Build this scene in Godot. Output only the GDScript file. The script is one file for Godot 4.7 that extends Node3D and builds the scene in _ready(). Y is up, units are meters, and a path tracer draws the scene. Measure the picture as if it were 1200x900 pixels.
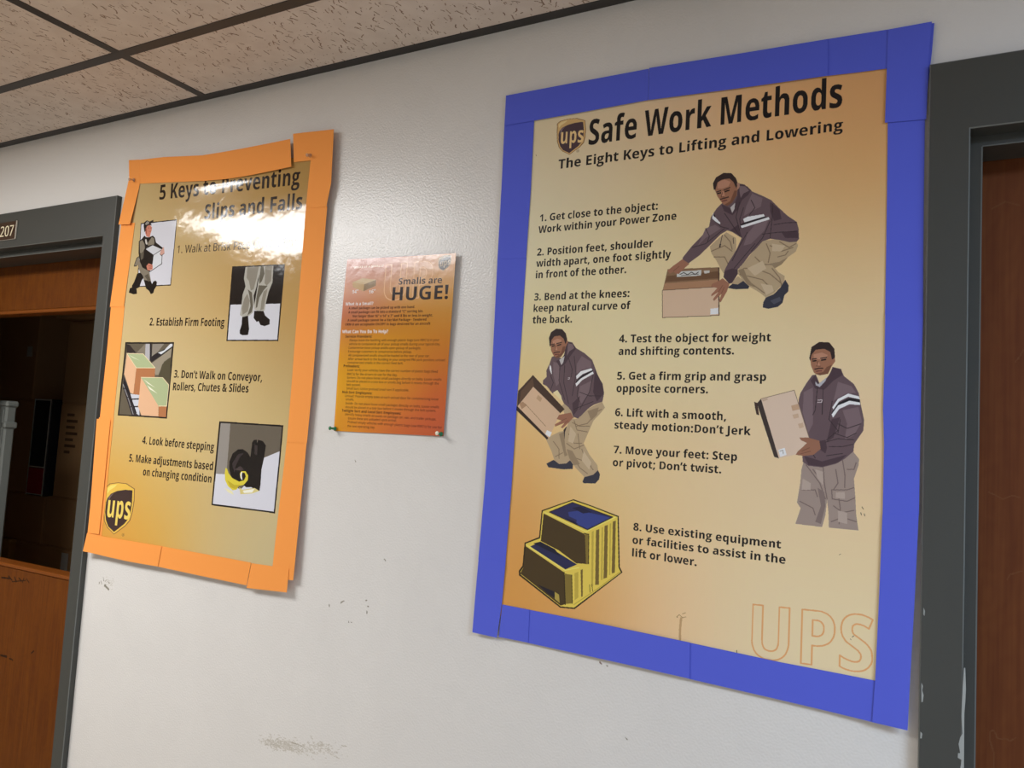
extends Node3D
# A corridor wall between two painted steel door frames, with three safety posters pinned on it.

const WALL_T := 0.15
const CEIL := 2.451
const GRID_Z := 0.2415      # first main runner, from the poster wall
const GRID_X := -1.6077     # one cross runner
const CELL_X := 1.2192
const CELL_Z := 0.6096
const ROOM_L := -5.3
const ROOM_R := 4.4
const ROOM_B := 2.95
const STORE_B := -1.75

var names := {}
var img: Image
var ppm := 2.0              # texture pixels per millimetre of the sheet being printed
var rng := RandomNumberGenerator.new()
var ref_caps := {}

# ------------------------------------------------------------------ helpers
func numbered(called: String) -> String:
	if not names.has(called):
		names[called] = 0
		return called
	names[called] += 1
	return "%s_%03d" % [called, names[called]]

func thing(called: String, label: String, category: String, at := Vector3.ZERO, group := "") -> Node3D:
	var o := Node3D.new()
	o.name = numbered(called)
	add_child(o)
	o.position = at
	o.set_meta("label", label)
	o.set_meta("category", category)
	if group: o.set_meta("group", group)
	return o

func setting(called: String, label := "") -> Node3D:
	var o := Node3D.new()
	o.name = called
	add_child(o)
	o.set_meta("kind", "structure")
	if label: o.set_meta("label", label)
	return o

func part(called: String, mesh: Mesh, m: Material, parent: Node, at := Vector3.ZERO, label := "") -> MeshInstance3D:
	var o := MeshInstance3D.new()
	o.name = called
	o.mesh = mesh
	o.material_override = m
	o.position = at
	o.cast_shadow = GeometryInstance3D.SHADOW_CASTING_SETTING_ON
	if label: o.set_meta("label", label)
	parent.add_child(o, true)
	return o

func mat(hex: String, rough := 0.6, spec := 0.5) -> StandardMaterial3D:
	var m := StandardMaterial3D.new()
	m.albedo_color = Color(hex)
	m.roughness = rough
	m.metallic_specular = spec
	return m

func face(st: SurfaceTool, pts: Array, out: Vector3) -> void:
	# a convex face, wound clockwise seen from the side that «out» points to
	var n: Vector3 = (pts[1] - pts[0]).cross(pts[2] - pts[0])
	var p := pts.duplicate()
	if n.dot(out) > 0.0: p.reverse()
	for i in range(1, p.size() - 1):
		for q in [p[0], p[i], p[i + 1]]:
			st.set_smooth_group(-1)
			st.add_vertex(q)

func add_box(st: SurfaceTool, a: Vector3, b: Vector3, e := 0.0) -> void:
	# box from corner a to corner b with chamfered edges of width e
	var c := (a + b) / 2.0
	var h := (b - a).abs() / 2.0
	e = min(e, min(h.x, min(h.y, h.z)) * 0.9)
	var k := h - Vector3(e, e, e)
	for ax in 3:
		for s in [-1.0, 1.0]:
			var u := (ax + 1) % 3
			var v := (ax + 2) % 3
			var q := []
			for d in [[-1, -1], [1, -1], [1, 1], [-1, 1]]:
				var p := Vector3()
				p[ax] = s * h[ax]; p[u] = d[0] * k[u]; p[v] = d[1] * k[v]
				q.append(c + p)
			var n := Vector3(); n[ax] = s
			face(st, q, n)
	if e <= 0.0: return
	for ax in 3:
		var u := (ax + 1) % 3
		var v := (ax + 2) % 3
		for su in [-1.0, 1.0]:
			for sv in [-1.0, 1.0]:
				var q := []
				for d in [[-1, 0], [1, 0], [1, 1], [-1, 1]]:
					var p := Vector3()
					p[ax] = d[0] * k[ax]
					p[u] = su * (h[u] if d[1] == 0 else k[u])
					p[v] = sv * (k[v] if d[1] == 0 else h[v])
					q.append(c + p)
				var n := Vector3(); n[u] = su; n[v] = sv
				face(st, q, n)
	for sx in [-1.0, 1.0]:
		for sy in [-1.0, 1.0]:
			for sz in [-1.0, 1.0]:
				var s := Vector3(sx, sy, sz)
				face(st, [c + s * Vector3(h.x, k.y, k.z), c + s * Vector3(k.x, h.y, k.z), c + s * Vector3(k.x, k.y, h.z)], s)

func boxes(list: Array, e := 0.0) -> ArrayMesh:
	var st := SurfaceTool.new()
	st.begin(Mesh.PRIMITIVE_TRIANGLES)
	for b in list: add_box(st, b[0], b[1], e)
	st.generate_normals()
	return st.commit()

func box(a: Vector3, b: Vector3, e := 0.0) -> ArrayMesh:
	return boxes([[a, b]], e)

func uv_box(a: Vector3, b: Vector3, e := 0.001) -> ArrayMesh:
	# a chamfered box whose UV runs over its x-y face (for grained panels), 0..1
	var st := SurfaceTool.new()
	st.begin(Mesh.PRIMITIVE_TRIANGLES)
	add_box(st, a, b, e)
	st.generate_normals()
	var arr := st.commit_to_arrays()
	var uv := PackedVector2Array()
	for p in arr[Mesh.ARRAY_VERTEX]:
		uv.append(Vector2((p.x - a.x) / (b.x - a.x), 1.0 - (p.y - a.y) / (b.y - a.y)))
	arr[Mesh.ARRAY_TEX_UV] = uv
	var m := ArrayMesh.new()
	m.add_surface_from_arrays(Mesh.PRIMITIVE_TRIANGLES, arr)
	return m

func lathe(profile: Array, axis: Vector3, seg := 16) -> ArrayMesh:
	# profile of [distance along axis, radius]
	var st := SurfaceTool.new()
	st.begin(Mesh.PRIMITIVE_TRIANGLES)
	var w := axis.normalized()
	var u := w.cross(Vector3.UP).normalized()
	var v := w.cross(u)
	for i in profile.size() - 1:
		for k in seg:
			var q := []
			for d in [[0, 0], [1, 0], [1, 1], [0, 1]]:
				var t: float = TAU * (k + d[0]) / seg
				var pr = profile[i + d[1]]
				q.append(w * pr[0] + (u * cos(t) + v * sin(t)) * pr[1])
			var mid: float = TAU * (k + 0.5) / seg
			var out: Vector3 = (u * cos(mid) + v * sin(mid)) * (profile[i + 1][0] - profile[i][0]) - w * (profile[i + 1][1] - profile[i][1])
			var n: Vector3 = (q[1] - q[0]).cross(q[2] - q[0]) + (q[2] - q[0]).cross(q[3] - q[0])
			if n.dot(out) > 0.0: q.reverse()
			st.set_smooth_group(0)
			for j in [0, 1, 2, 0, 2, 3]: st.add_vertex(q[j])
	st.generate_normals()
	return st.commit()

func ragged(outline: Array, z: float, t := 0.0004) -> ArrayMesh:
	# a thin flat piece with an outline [x, y, x, y, ...] in metres, facing +z
	var poly := PackedVector2Array()
	for i in range(0, outline.size(), 2): poly.append(Vector2(outline[i], outline[i + 1]))
	var tri := Geometry2D.triangulate_polygon(poly)
	var st := SurfaceTool.new()
	st.begin(Mesh.PRIMITIVE_TRIANGLES)
	for i in range(0, tri.size(), 3):
		face(st, [Vector3(poly[tri[i]].x, poly[tri[i]].y, z), Vector3(poly[tri[i + 1]].x, poly[tri[i + 1]].y, z), Vector3(poly[tri[i + 2]].x, poly[tri[i + 2]].y, z)], Vector3.BACK)
	for i in poly.size():
		var a := poly[i]
		var b := poly[(i + 1) % poly.size()]
		var n := Vector3(b.y - a.y, a.x - b.x, 0)
		face(st, [Vector3(a.x, a.y, z), Vector3(b.x, b.y, z), Vector3(b.x, b.y, z - t), Vector3(a.x, a.y, z - t)], n)
	st.generate_normals()
	return st.commit()

# ------------------------------------------------------------------ printing on sheets
func span(col: Color, y: int, x0: float, x1: float) -> void:
	var a := int(round(x0))
	var b := int(round(x1))
	if b > a: img.fill_rect(Rect2i(a, y, b - a, 1), col)

func fill(col: Color, p: PackedVector2Array) -> void:
	# even-odd fill of a polygon given in texture pixels
	var lo := 1e9
	var hi := -1e9
	for q in p:
		lo = min(lo, q.y)
		hi = max(hi, q.y)
	var n := p.size()
	for y in range(max(0, int(lo)), min(img.get_height(), int(hi) + 2)):
		var yc := y + 0.5
		var xs := []
		for i in n:
			var a := p[i]
			var b := p[(i + 1) % n]
			if (a.y <= yc) != (b.y <= yc): xs.append(a.x + (yc - a.y) * (b.x - a.x) / (b.y - a.y))
		xs.sort()
		for i in range(0, xs.size() - 1, 2): span(col, y, xs[i], xs[i + 1])

func pg(r: int, g: int, b: int, c: Array) -> void:
	var p := PackedVector2Array()
	for i in range(0, c.size(), 2): p.append(Vector2(c[i], c[i + 1]) * ppm)
	fill(Color8(r, g, b), p)

func stroke(col: Color, w: float, a: Vector2, b: Vector2) -> void:
	var d := (b - a)
	if d.length() < 0.01: return
	d = d.normalized() * w / 2.0
	var n := Vector2(-d.y, d.x)
	a -= d * 0.6
	b += d * 0.6
	fill(col, PackedVector2Array([a + n, b + n, b - n, a - n]))

func ln(r: int, g: int, b: int, w: float, c: Array) -> void:
	for i in range(0, c.size() - 2, 2):
		stroke(Color8(r, g, b), max(w * ppm, 1.0), Vector2(c[i], c[i + 1]) * ppm, Vector2(c[i + 2], c[i + 3]) * ppm)

func glyphs(text: String, bold: bool) -> Array:
	# [triangle corners, height of the baseline, height of a capital]
	var f := SystemFont.new()
	f.font_names = PackedStringArray(["Droid Sans"])
	f.font_weight = 700 if bold else 400
	var get_tris := func(s: String) -> PackedVector3Array:
		var t := TextMesh.new()
		t.font = f
		t.text = s
		t.font_size = 96
		t.pixel_size = 0.01
		t.depth = 0.0
		t.curve_step = 4.0
		t.horizontal_alignment = HORIZONTAL_ALIGNMENT_LEFT
		var a := t.surface_get_arrays(0)
		var vs: PackedVector3Array = a[Mesh.ARRAY_VERTEX]
		var out := PackedVector3Array()
		for i in a[Mesh.ARRAY_INDEX]: out.append(vs[i])
		return out
	if not ref_caps.has(bold):
		var lo := 1e9
		var hi := -1e9
		for p in get_tris.call("H"):
			lo = min(lo, p.y)
			hi = max(hi, p.y)
		ref_caps[bold] = [lo, hi - lo]
	return [get_tris.call(text), ref_caps[bold][0], ref_caps[bold][1]]

func laid(text: String, x0: float, y0: float, x1: float, y1: float, cap: float, bold: bool) -> PackedVector2Array:
	# triangles of a text line, in texture pixels: from (x0, y0) to (x1, y1) along the baseline, capitals cap high
	var g := glyphs(text, bold)
	var lo := 1e9
	var hi := -1e9
	for p in g[0]:
		lo = min(lo, p.x)
		hi = max(hi, p.x)
	var out := PackedVector2Array()
	for p in g[0]:
		var t: float = (p.x - lo) / (hi - lo)
		out.append(Vector2(lerp(x0, x1, t), lerp(y0, y1, t) - (p.y - g[1]) / g[2] * cap) * ppm)
	return out

func tx(text: String, x0: float, y0: float, x1: float, y1: float, cap: float, r: int, g: int, b: int, bold: bool) -> void:
	var t := laid(text, x0, y0, x1, y1, cap, bold)
	var col := Color8(r, g, b)
	for i in range(0, t.size(), 3): fill(col, PackedVector2Array([t[i], t[i + 1], t[i + 2]]))

func ol(text: String, x0: float, y0: float, x1: float, y1: float, cap: float, r: int, g: int, b: int, bold: bool) -> void:
	# outlined lettering: edges that only one triangle uses
	var t := laid(text, x0, y0, x1, y1, cap, bold)
	var used := {}
	for i in range(0, t.size(), 3):
		for k in 3:
			var p := t[i + k].snapped(Vector2(0.05, 0.05))
			var q := t[i + (k + 1) % 3].snapped(Vector2(0.05, 0.05))
			var key := [p, q] if (p.x < q.x or (p.x == q.x and p.y < q.y)) else [q, p]
			used[key] = used.get(key, 0) + 1
	for key in used:
		if used[key] == 1: stroke(Color8(r, g, b), cap * 0.022 * ppm + 1.0, key[0], key[1])

func new_sheet(w_mm: float, h_mm: float, px_per_mm: float, tones: Array, cols: int) -> void:
	# printed background: a coarse table of tones, smoothly blended over the sheet
	ppm = px_per_mm
	var rows := tones.size() / 3 / cols
	img = Image.create(cols, rows, false, Image.FORMAT_RGB8)
	for i in tones.size() / 3: img.set_pixel(i % cols, i / cols, Color8(tones[i * 3], tones[i * 3 + 1], tones[i * 3 + 2]))
	img.resize(cols * 24, rows * 24, Image.INTERPOLATE_CUBIC)
	img.resize(int(w_mm * ppm), int(h_mm * ppm), Image.INTERPOLATE_BILINEAR)

func printed(rough: float, spec: float, wrinkle: Texture2D, depth: float) -> StandardMaterial3D:
	var m := StandardMaterial3D.new()
	m.albedo_texture = ImageTexture.create_from_image(img)
	m.roughness = rough
	m.metallic_specular = spec
	if wrinkle:
		m.heightmap_enabled = true
		m.heightmap_texture = wrinkle
		m.heightmap_scale = depth
	return m

# ------------------------------------------------------------------ paper
func z_orange(x: float, y: float) -> float:
	var u := (x + 1.92) / 0.72
	var v := (2.33 - y) / 1.04
	return 0.006 + 0.0105 * pow(max(0.0, 1.0 - u / 0.13), 2) + 0.006 * v * v + 0.002 * pow(max(0.0, (u - 0.6) / 0.4), 2) + 0.002 * exp(-max(v - 0.1, 0.0) / 0.016) * exp(-pow((u - 0.55) / 0.22, 2)) + 0.03 * pow(max(0.0, 0.42 - v), 2) + 0.0009 * sin(u * 7.0 + v * 5.0) - 0.0006 * sin(v * 17.0 - u * 4.0)

func z_blue(x: float, y: float) -> float:
	var u := (x + 0.76) / 0.73
	var v := (2.32 - y) / 1.03
	return 0.004 + 0.0012 * sin(u * 5.0 + 1.0) * sin(v * 6.0) + 0.007 * pow(max(0.0, (u - 0.8) / 0.2), 2) * max(0.0, v) + 0.003 * pow(max(0.0, (0.1 - u) / 0.1), 2) * max(0.0, v)

func z_small(x: float, y: float) -> float:
	var u := (x + 1.13) / 0.28
	var v := (2.02 - y) / 0.37
	return 0.0025 + 0.007 * pow(max(0.0, u), 3) * (1.0 - 0.75 * max(0.0, v)) + 0.001 * sin(v * 6.0)

func along(line: Array, t: float) -> Vector3:
	# point at t (0..1) of a polyline of [x, y, lift] triples
	var n := line.size() / 3 - 1
	var k: int = min(int(t * n), n - 1)
	var f := t * n - k
	var a := Vector3(line[k * 3], line[k * 3 + 1], line[k * 3 + 2])
	var b := Vector3(line[k * 3 + 3], line[k * 3 + 4], line[k * 3 + 5])
	return a.lerp(b, f)

func paper(called: String, parent: Node3D, la: Array, lb: Array, zf: Callable, m: Material, nu: int, nv: int, rect := Rect2(), thick := 0.0003) -> MeshInstance3D:
	# sheet of paper ruled between two edge lines (millimetre triples x, y, lift in wall axes), following the relief zf
	var o := parent.position
	var g := []
	for j in nv + 1:
		var row := []
		var a := along(la, float(j) / nv) / 1000.0
		var b := along(lb, float(j) / nv) / 1000.0
		for i in nu + 1:
			var p := a.lerp(b, float(i) / nu)
			row.append(Vector3(p.x, p.y, zf.call(p.x, p.y) + p.z))
		g.append(row)
	var st := SurfaceTool.new()
	st.begin(Mesh.PRIMITIVE_TRIANGLES)
	var put := func(p: Vector3, back: bool) -> void:
		if rect.size.x > 0.0: st.set_uv(Vector2((p.x - rect.position.x) / rect.size.x, (rect.position.y - p.y) / rect.size.y))
		else: st.set_uv(Vector2(p.x, -p.y) * 4.0)
		st.add_vertex(p - o - (Vector3(0, 0, thick) if back else Vector3.ZERO))
	for back in [false, true]:
		st.set_smooth_group(2 if back else 1)
		for j in nv:
			for i in nu:
				var q := [g[j][i], g[j][i + 1], g[j + 1][i + 1], g[j + 1][i]]
				var n: Vector3 = (q[1] - q[0]).cross(q[2] - q[0])
				var front: bool = n.z < 0.0
				if front == back: q.reverse()
				for k in [0, 1, 2, 0, 2, 3]: put.call(q[k], back)
	var rim := []
	for i in nu + 1: rim.append(g[0][i])
	for j in range(1, nv + 1): rim.append(g[j][nu])
	for i in range(nu - 1, -1, -1): rim.append(g[nv][i])
	for j in range(nv - 1, 0, -1): rim.append(g[j][0])
	var mid: Vector3 = (g[0][0] + g[nv][nu]) / 2.0
	st.set_smooth_group(-1)
	for i in rim.size():
		var a: Vector3 = rim[i]
		var b: Vector3 = rim[(i + 1) % rim.size()]
		var d := Vector3(0, 0, thick)
		var n := (b - a).cross(Vector3.BACK)
		if n.dot((a + b) / 2.0 - mid) < 0.0: n = -n
		var q := [a, b, b - d, a - d]
		if (q[1] - q[0]).cross(q[2] - q[0]).dot(n) > 0.0: q.reverse()
		for k in [0, 1, 2, 0, 2, 3]:
			st.set_uv(Vector2(0.5, 0.5))
			st.add_vertex(q[k] - o)
	st.generate_normals()
	st.generate_tangents()
	return part(called, st.commit(), m, parent)

# ------------------------------------------------------------------ computed surfaces
func noise_img(w: int, h: int, freq: float, sd: int, oct := 3) -> Image:
	var n := FastNoiseLite.new()
	n.seed = sd
	n.noise_type = FastNoiseLite.TYPE_SIMPLEX_SMOOTH
	n.frequency = freq
	n.fractal_octaves = oct
	return n.get_image(w, h)

func wood_image(w: int, h: int, dark: Color, light: Color, sd: int, figure: float) -> Image:
	# upright grain: fine streaks, pores and broad figure
	var fine := noise_img(w, max(h / 40, 8), 0.22, sd, 3)
	fine.resize(w, h, Image.INTERPOLATE_CUBIC)
	var mid := noise_img(w, max(h / 10, 8), 0.05, sd + 1, 3)
	mid.resize(w, h, Image.INTERPOLATE_CUBIC)
	var broad := noise_img(w / 4, h / 8, 0.035, sd + 2, 4)
	broad.resize(w, h, Image.INTERPOLATE_CUBIC)
	var out := Image.create(w, h, false, Image.FORMAT_RGB8)
	for y in h:
		for x in w:
			var b := broad.get_pixel(x, y).r
			var ring := 0.5 + 0.5 * sin(b * 38.0)
			var t: float = 0.38 * fine.get_pixel(x, y).r + 0.34 * mid.get_pixel(x, y).r + 0.28 * lerp(0.5, ring, figure)
			out.set_pixel(x, y, dark.lerp(light, clamp((t - 0.28) * 1.9, 0.0, 1.0)))
	return out

func wood(w: int, h: int, dark: String, light: String, sd: int, rough: float, figure := 0.3) -> StandardMaterial3D:
	img = wood_image(w, h, Color(dark), Color(light), sd, figure)
	return printed(rough, 0.3, null, 0.0)

func tile_image() -> Image:
	# fissured mineral-fibre board: short cracks and pinholes, mostly across the long side
	var w := 1536
	var h := 768
	var tone := noise_img(w / 4, h / 4, 0.05, 51, 3)
	tone.resize(w, h, Image.INTERPOLATE_CUBIC)
	var out := Image.create(w, h, false, Image.FORMAT_RGB8)
	var a := Color("e8dbd0")
	var b := Color("dccdc1")
	for y in h:
		for x in w: out.set_pixel(x, y, a.lerp(b, tone.get_pixel(x, y).r))
	img = out
	rng.seed = 77
	for i in 1500:
		var p := Vector2(rng.randf() * w, rng.randf() * h)
		var dark := Color("7a5f4c").lerp(Color("a88e7a"), rng.randf())
		var ang := PI / 2.0 + rng.randfn(0.0, 0.38)
		var steps := rng.randi_range(1, 3)
		var wd := rng.randf_range(1.4, 3.0)
		for s in steps:
			var q := p + Vector2(cos(ang), sin(ang)) * rng.randf_range(4.0, 9.0)
			stroke(dark, wd, p, q)
			p = q
			ang += rng.randfn(0.0, 0.35)
	for i in 2200:
		var s := rng.randi_range(1, 3)
		img.fill_rect(Rect2i(rng.randi() % w, rng.randi() % h, s, s), Color("a58c78"))
	return img

# ------------------------------------------------------------------ scene
func _ready() -> void:
	# camera, environment, ceiling lamps
	var cam := Camera3D.new()
	cam.name = "camera"
	add_child(cam)
	cam.transform = Transform3D(Basis(Vector3(0.875521, 0.056953, -0.479811), Vector3(-0.013104, 0.995462, 0.094249), Vector3(0.483002, -0.076229, 0.872295)), Vector3(0, 1.643, 1.28))
	cam.fov = 51.8072
	cam.near = 0.02
	cam.current = true
	var env := Environment.new()
	env.background_mode = Environment.BG_COLOR
	env.background_color = Color.BLACK
	env.tonemap_mode = Environment.TONE_MAPPER_LINEAR
	env.tonemap_exposure = 1.0
	env.sdfgi_enabled = true
	env.ssao_enabled = true
	env.ssil_enabled = true
	var we := WorldEnvironment.new()
	we.environment = env
	add_child(we)
	ceiling_light(GRID_X - CELL_X / 2.0, 3.95, Color(0.98, 0.98, 0.98), "long ceiling light panel left of the camera, mirrored in the orange-bordered poster")
	ceiling_light(GRID_X + CELL_X * 2.5, 5.7, Color(0.80, 0.89, 1.0), "long ceiling light panel at the right end of the corridor")
	build_shell()
	build_left_door()
	build_right_door()
	build_orange_poster()
	build_blue_poster()
	build_small_poster()
	build_storage()
	build_pins()

func ceiling_light(cx: float, power: float, tint: Color, label: String) -> void:
	var cz := GRID_Z + CELL_Z * 1.5
	var t := thing("ceiling_light", label, "ceiling light", Vector3(cx, CEIL, cz), "troffers in the ceiling grid")
	var hx := CELL_X / 2.0 - 0.012
	var hz := CELL_Z / 2.0 - 0.012
	part("frame", boxes([[Vector3(-hx, 0.0, -hz), Vector3(hx, 0.09, -hz + 0.02)], [Vector3(-hx, 0.0, hz - 0.02), Vector3(hx, 0.09, hz)], [Vector3(-hx, 0.0, -hz + 0.02), Vector3(-hx + 0.02, 0.09, hz - 0.02)], [Vector3(hx - 0.02, 0.0, -hz + 0.02), Vector3(hx, 0.09, hz - 0.02)], [Vector3(-hx, 0.09, -hz), Vector3(hx, 0.1, hz)]]), mat("e4e2dc", 0.4), t)
	var lens := mat("f4f2ec", 0.3)
	lens.emission_enabled = true
	lens.emission = tint
	lens.emission_energy_multiplier = 1.5
	part("lens", box(Vector3(-hx + 0.02, 0.006, -hz + 0.02), Vector3(hx - 0.02, 0.010, hz - 0.02)), lens, t)
	var l := AreaLight3D.new()
	l.name = "lamp"
	l.area_size = Vector2((hx - 0.02) * 2.0, (hz - 0.02) * 2.0)
	l.light_color = tint
	l.light_energy = power
	l.area_range = 12.0
	l.area_attenuation = 2.0
	l.shadow_enabled = true
	l.rotation_degrees.x = -90.0
	l.position.y = 0.003
	t.add_child(l)

func build_shell() -> void:
	var paint := mat("e6e3de", 0.42, 0.5)
	var peel_img := noise_img(1024, 1024, 0.31, 5, 1)
	# --- the poster wall: a middle panel with its own marks, and panels over and beyond the doors
	var wf := setting("wall_front", "off-white painted wall with rolled paint texture")
	img = Image.create(1536, 2000, false, Image.FORMAT_RGB8)
	img.fill(Color("e6e3de"))
	var mottle := noise_img(192, 250, 0.05, 9, 4)
	mottle.resize(1536, 2000, Image.INTERPOLATE_CUBIC)
	var wa := Color("e6e3de")
	for y in range(0, 2000, 2):
		for x in range(0, 1536, 2): img.fill_rect(Rect2i(x, y, 2, 2), wa.darkened((mottle.get_pixel(x, y).r - 0.5) * 0.018))
	ppm = 1536.0 / 1885.0
	wall_marks()
	var pm := printed(0.27, 0.5, null, 0.0)
	var peel := noise_img(1536, 2000, 0.27, 21, 1)
	pm.heightmap_enabled = true
	pm.heightmap_texture = ImageTexture.create_from_image(peel)
	pm.heightmap_scale = 0.028
	var rough_paint := paint.duplicate()
	rough_paint.roughness = 0.27
	rough_paint.uv1_triplanar = true
	rough_paint.uv1_world_triplanar = true
	rough_paint.uv1_scale = Vector3.ONE * 0.83
	rough_paint.heightmap_enabled = true
	rough_paint.heightmap_texture = ImageTexture.create_from_image(peel_img)
	rough_paint.heightmap_scale = 0.028
	part("wall_panel", uv_box(Vector3(-1.915, 0.0, -WALL_T), Vector3(-0.030, CEIL + 0.0, 0.0), 0.0), pm, wf)
	part("wall_panel", box(Vector3(-2.922, 2.235, -WALL_T), Vector3(-1.915, CEIL, 0.0)), rough_paint, wf)
	part("wall_panel", box(Vector3(-0.030, 2.235, -WALL_T), Vector3(0.993, CEIL, 0.0)), rough_paint, wf)
	part("wall_panel", box(Vector3(ROOM_L, 0.0, -WALL_T), Vector3(-2.922, CEIL, 0.0)), rough_paint, wf)
	part("wall_panel", box(Vector3(0.993, 0.0, -WALL_T), Vector3(ROOM_R, CEIL, 0.0)), rough_paint, wf)
	# --- the rest of the corridor and the storeroom shell
	part("wall_panel", box(Vector3(ROOM_L - 0.12, 0, STORE_B - 0.12), Vector3(ROOM_L, CEIL + 0.3, ROOM_B + 0.12)), paint, setting("wall_left"))
	part("wall_panel", box(Vector3(ROOM_R, 0, STORE_B - 0.12), Vector3(ROOM_R + 0.12, CEIL + 0.3, ROOM_B + 0.12)), paint, setting("wall_right"))
	part("wall_panel", box(Vector3(ROOM_L, 0, ROOM_B), Vector3(ROOM_R, CEIL + 0.3, ROOM_B + 0.12)), paint, setting("wall_back"))
	part("wall_panel", box(Vector3(ROOM_L, 0, STORE_B - 0.12), Vector3(ROOM_R, CEIL + 0.3, STORE_B)), mat("c4bdb0", 0.8), setting("wall_storeroom"))
	part("wall_panel", box(Vector3(-1.62, 0, STORE_B), Vector3(-1.5, CEIL, -WALL_T)), mat("c4bdb0", 0.8), setting("wall_partition"))
	var fl := setting("floor")
	var fm := mat("c4b49e", 0.45)
	part("floor_slab", box(Vector3(ROOM_L - 0.12, -0.1, STORE_B - 0.12), Vector3(ROOM_R + 0.12, 0.0, ROOM_B + 0.12)), fm, fl)
	# --- suspended ceiling: boards lying on a dark grid
	var ce := setting("ceiling", "suspended ceiling of fissured boards in a dark grid")
	part("ceiling_slab", box(Vector3(ROOM_L, CEIL + 0.12, STORE_B), Vector3(ROOM_R, CEIL + 0.3, ROOM_B)), mat("8a8078", 0.9), ce)
	part("storeroom_ceiling", box(Vector3(ROOM_L, CEIL, STORE_B), Vector3(ROOM_R, CEIL + 0.02, -0.001)), mat("c4bdb0", 0.9), ce)
	img = tile_image()
	var tm := printed(0.95, 0.2, null, 0.0)
	var bar := mat("3a332e", 0.45)
	var zs := [0.0]
	var z := GRID_Z
	while z < ROOM_B:
		zs.append(z)
		z += CELL_Z
	zs.append(ROOM_B)
	var xs := []
	var x := GRID_X - 3.0 * CELL_X
	xs.append(ROOM_L)
	while x < ROOM_R:
		if x > ROOM_L: xs.append(x)
		x += CELL_X
	xs.append(ROOM_R)
	var lamps := [GRID_X - CELL_X / 2.0, GRID_X + CELL_X * 2.5]
	var k := 0
	for j in zs.size() - 1:
		for i in xs.size() - 1:
			var cx: float = (xs[i] + xs[i + 1]) / 2.0
			if j == 2 and lamps.any(func(q): return abs(q - cx) < 0.1): continue
			var t := part("ceiling_tile", tile_mesh(xs[i], xs[i + 1], zs[j], zs[j + 1], k), tm, ce)
			k += 1
	for j in range(1, zs.size() - 1): part("main_runner", box(Vector3(ROOM_L, CEIL - 0.0015, zs[j] - 0.0119), Vector3(ROOM_R, CEIL, zs[j] + 0.0119)), bar, ce)
	for i in range(1, xs.size() - 1):
		for j in zs.size() - 1:
			part("cross_runner", box(Vector3(xs[i] - 0.0119, CEIL - 0.0012, zs[j] + (0.0119 if j > 0 else 0.024)), Vector3(xs[i] + 0.0119, CEIL, zs[j + 1] - 0.0119)), bar, ce)
	part("wall_angle", boxes([[Vector3(ROOM_L, CEIL - 0.0012, 0.0015), Vector3(ROOM_R, CEIL, 0.024)], [Vector3(ROOM_L, CEIL - 0.0012, 0.0002), Vector3(ROOM_R, CEIL + 0.02, 0.0015)]]), mat("2b2826", 0.45), ce)

func tile_mesh(x0: float, x1: float, z0: float, z1: float, k: int) -> ArrayMesh:
	var st := SurfaceTool.new()
	st.begin(Mesh.PRIMITIVE_TRIANGLES)
	add_box(st, Vector3(x0 + 0.003, CEIL + 0.0002, z0 + 0.003), Vector3(x1 - 0.003, CEIL + 0.0162, z1 - 0.003))
	st.generate_normals()
	var arr := st.commit_to_arrays()
	var uv := PackedVector2Array()
	var off := Vector2((k * 37) % 11, (k * 53) % 7) / 11.0
	for p in arr[Mesh.ARRAY_VERTEX]: uv.append(Vector2((p.x - x0) / CELL_X, (p.z - z0) / CELL_Z) * (1.0 if k % 2 == 0 else -1.0) + off)
	arr[Mesh.ARRAY_TEX_UV] = uv
	var m := ArrayMesh.new()
	m.add_surface_from_arrays(Mesh.PRIMITIVE_TRIANGLES, arr)
	return m

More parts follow.
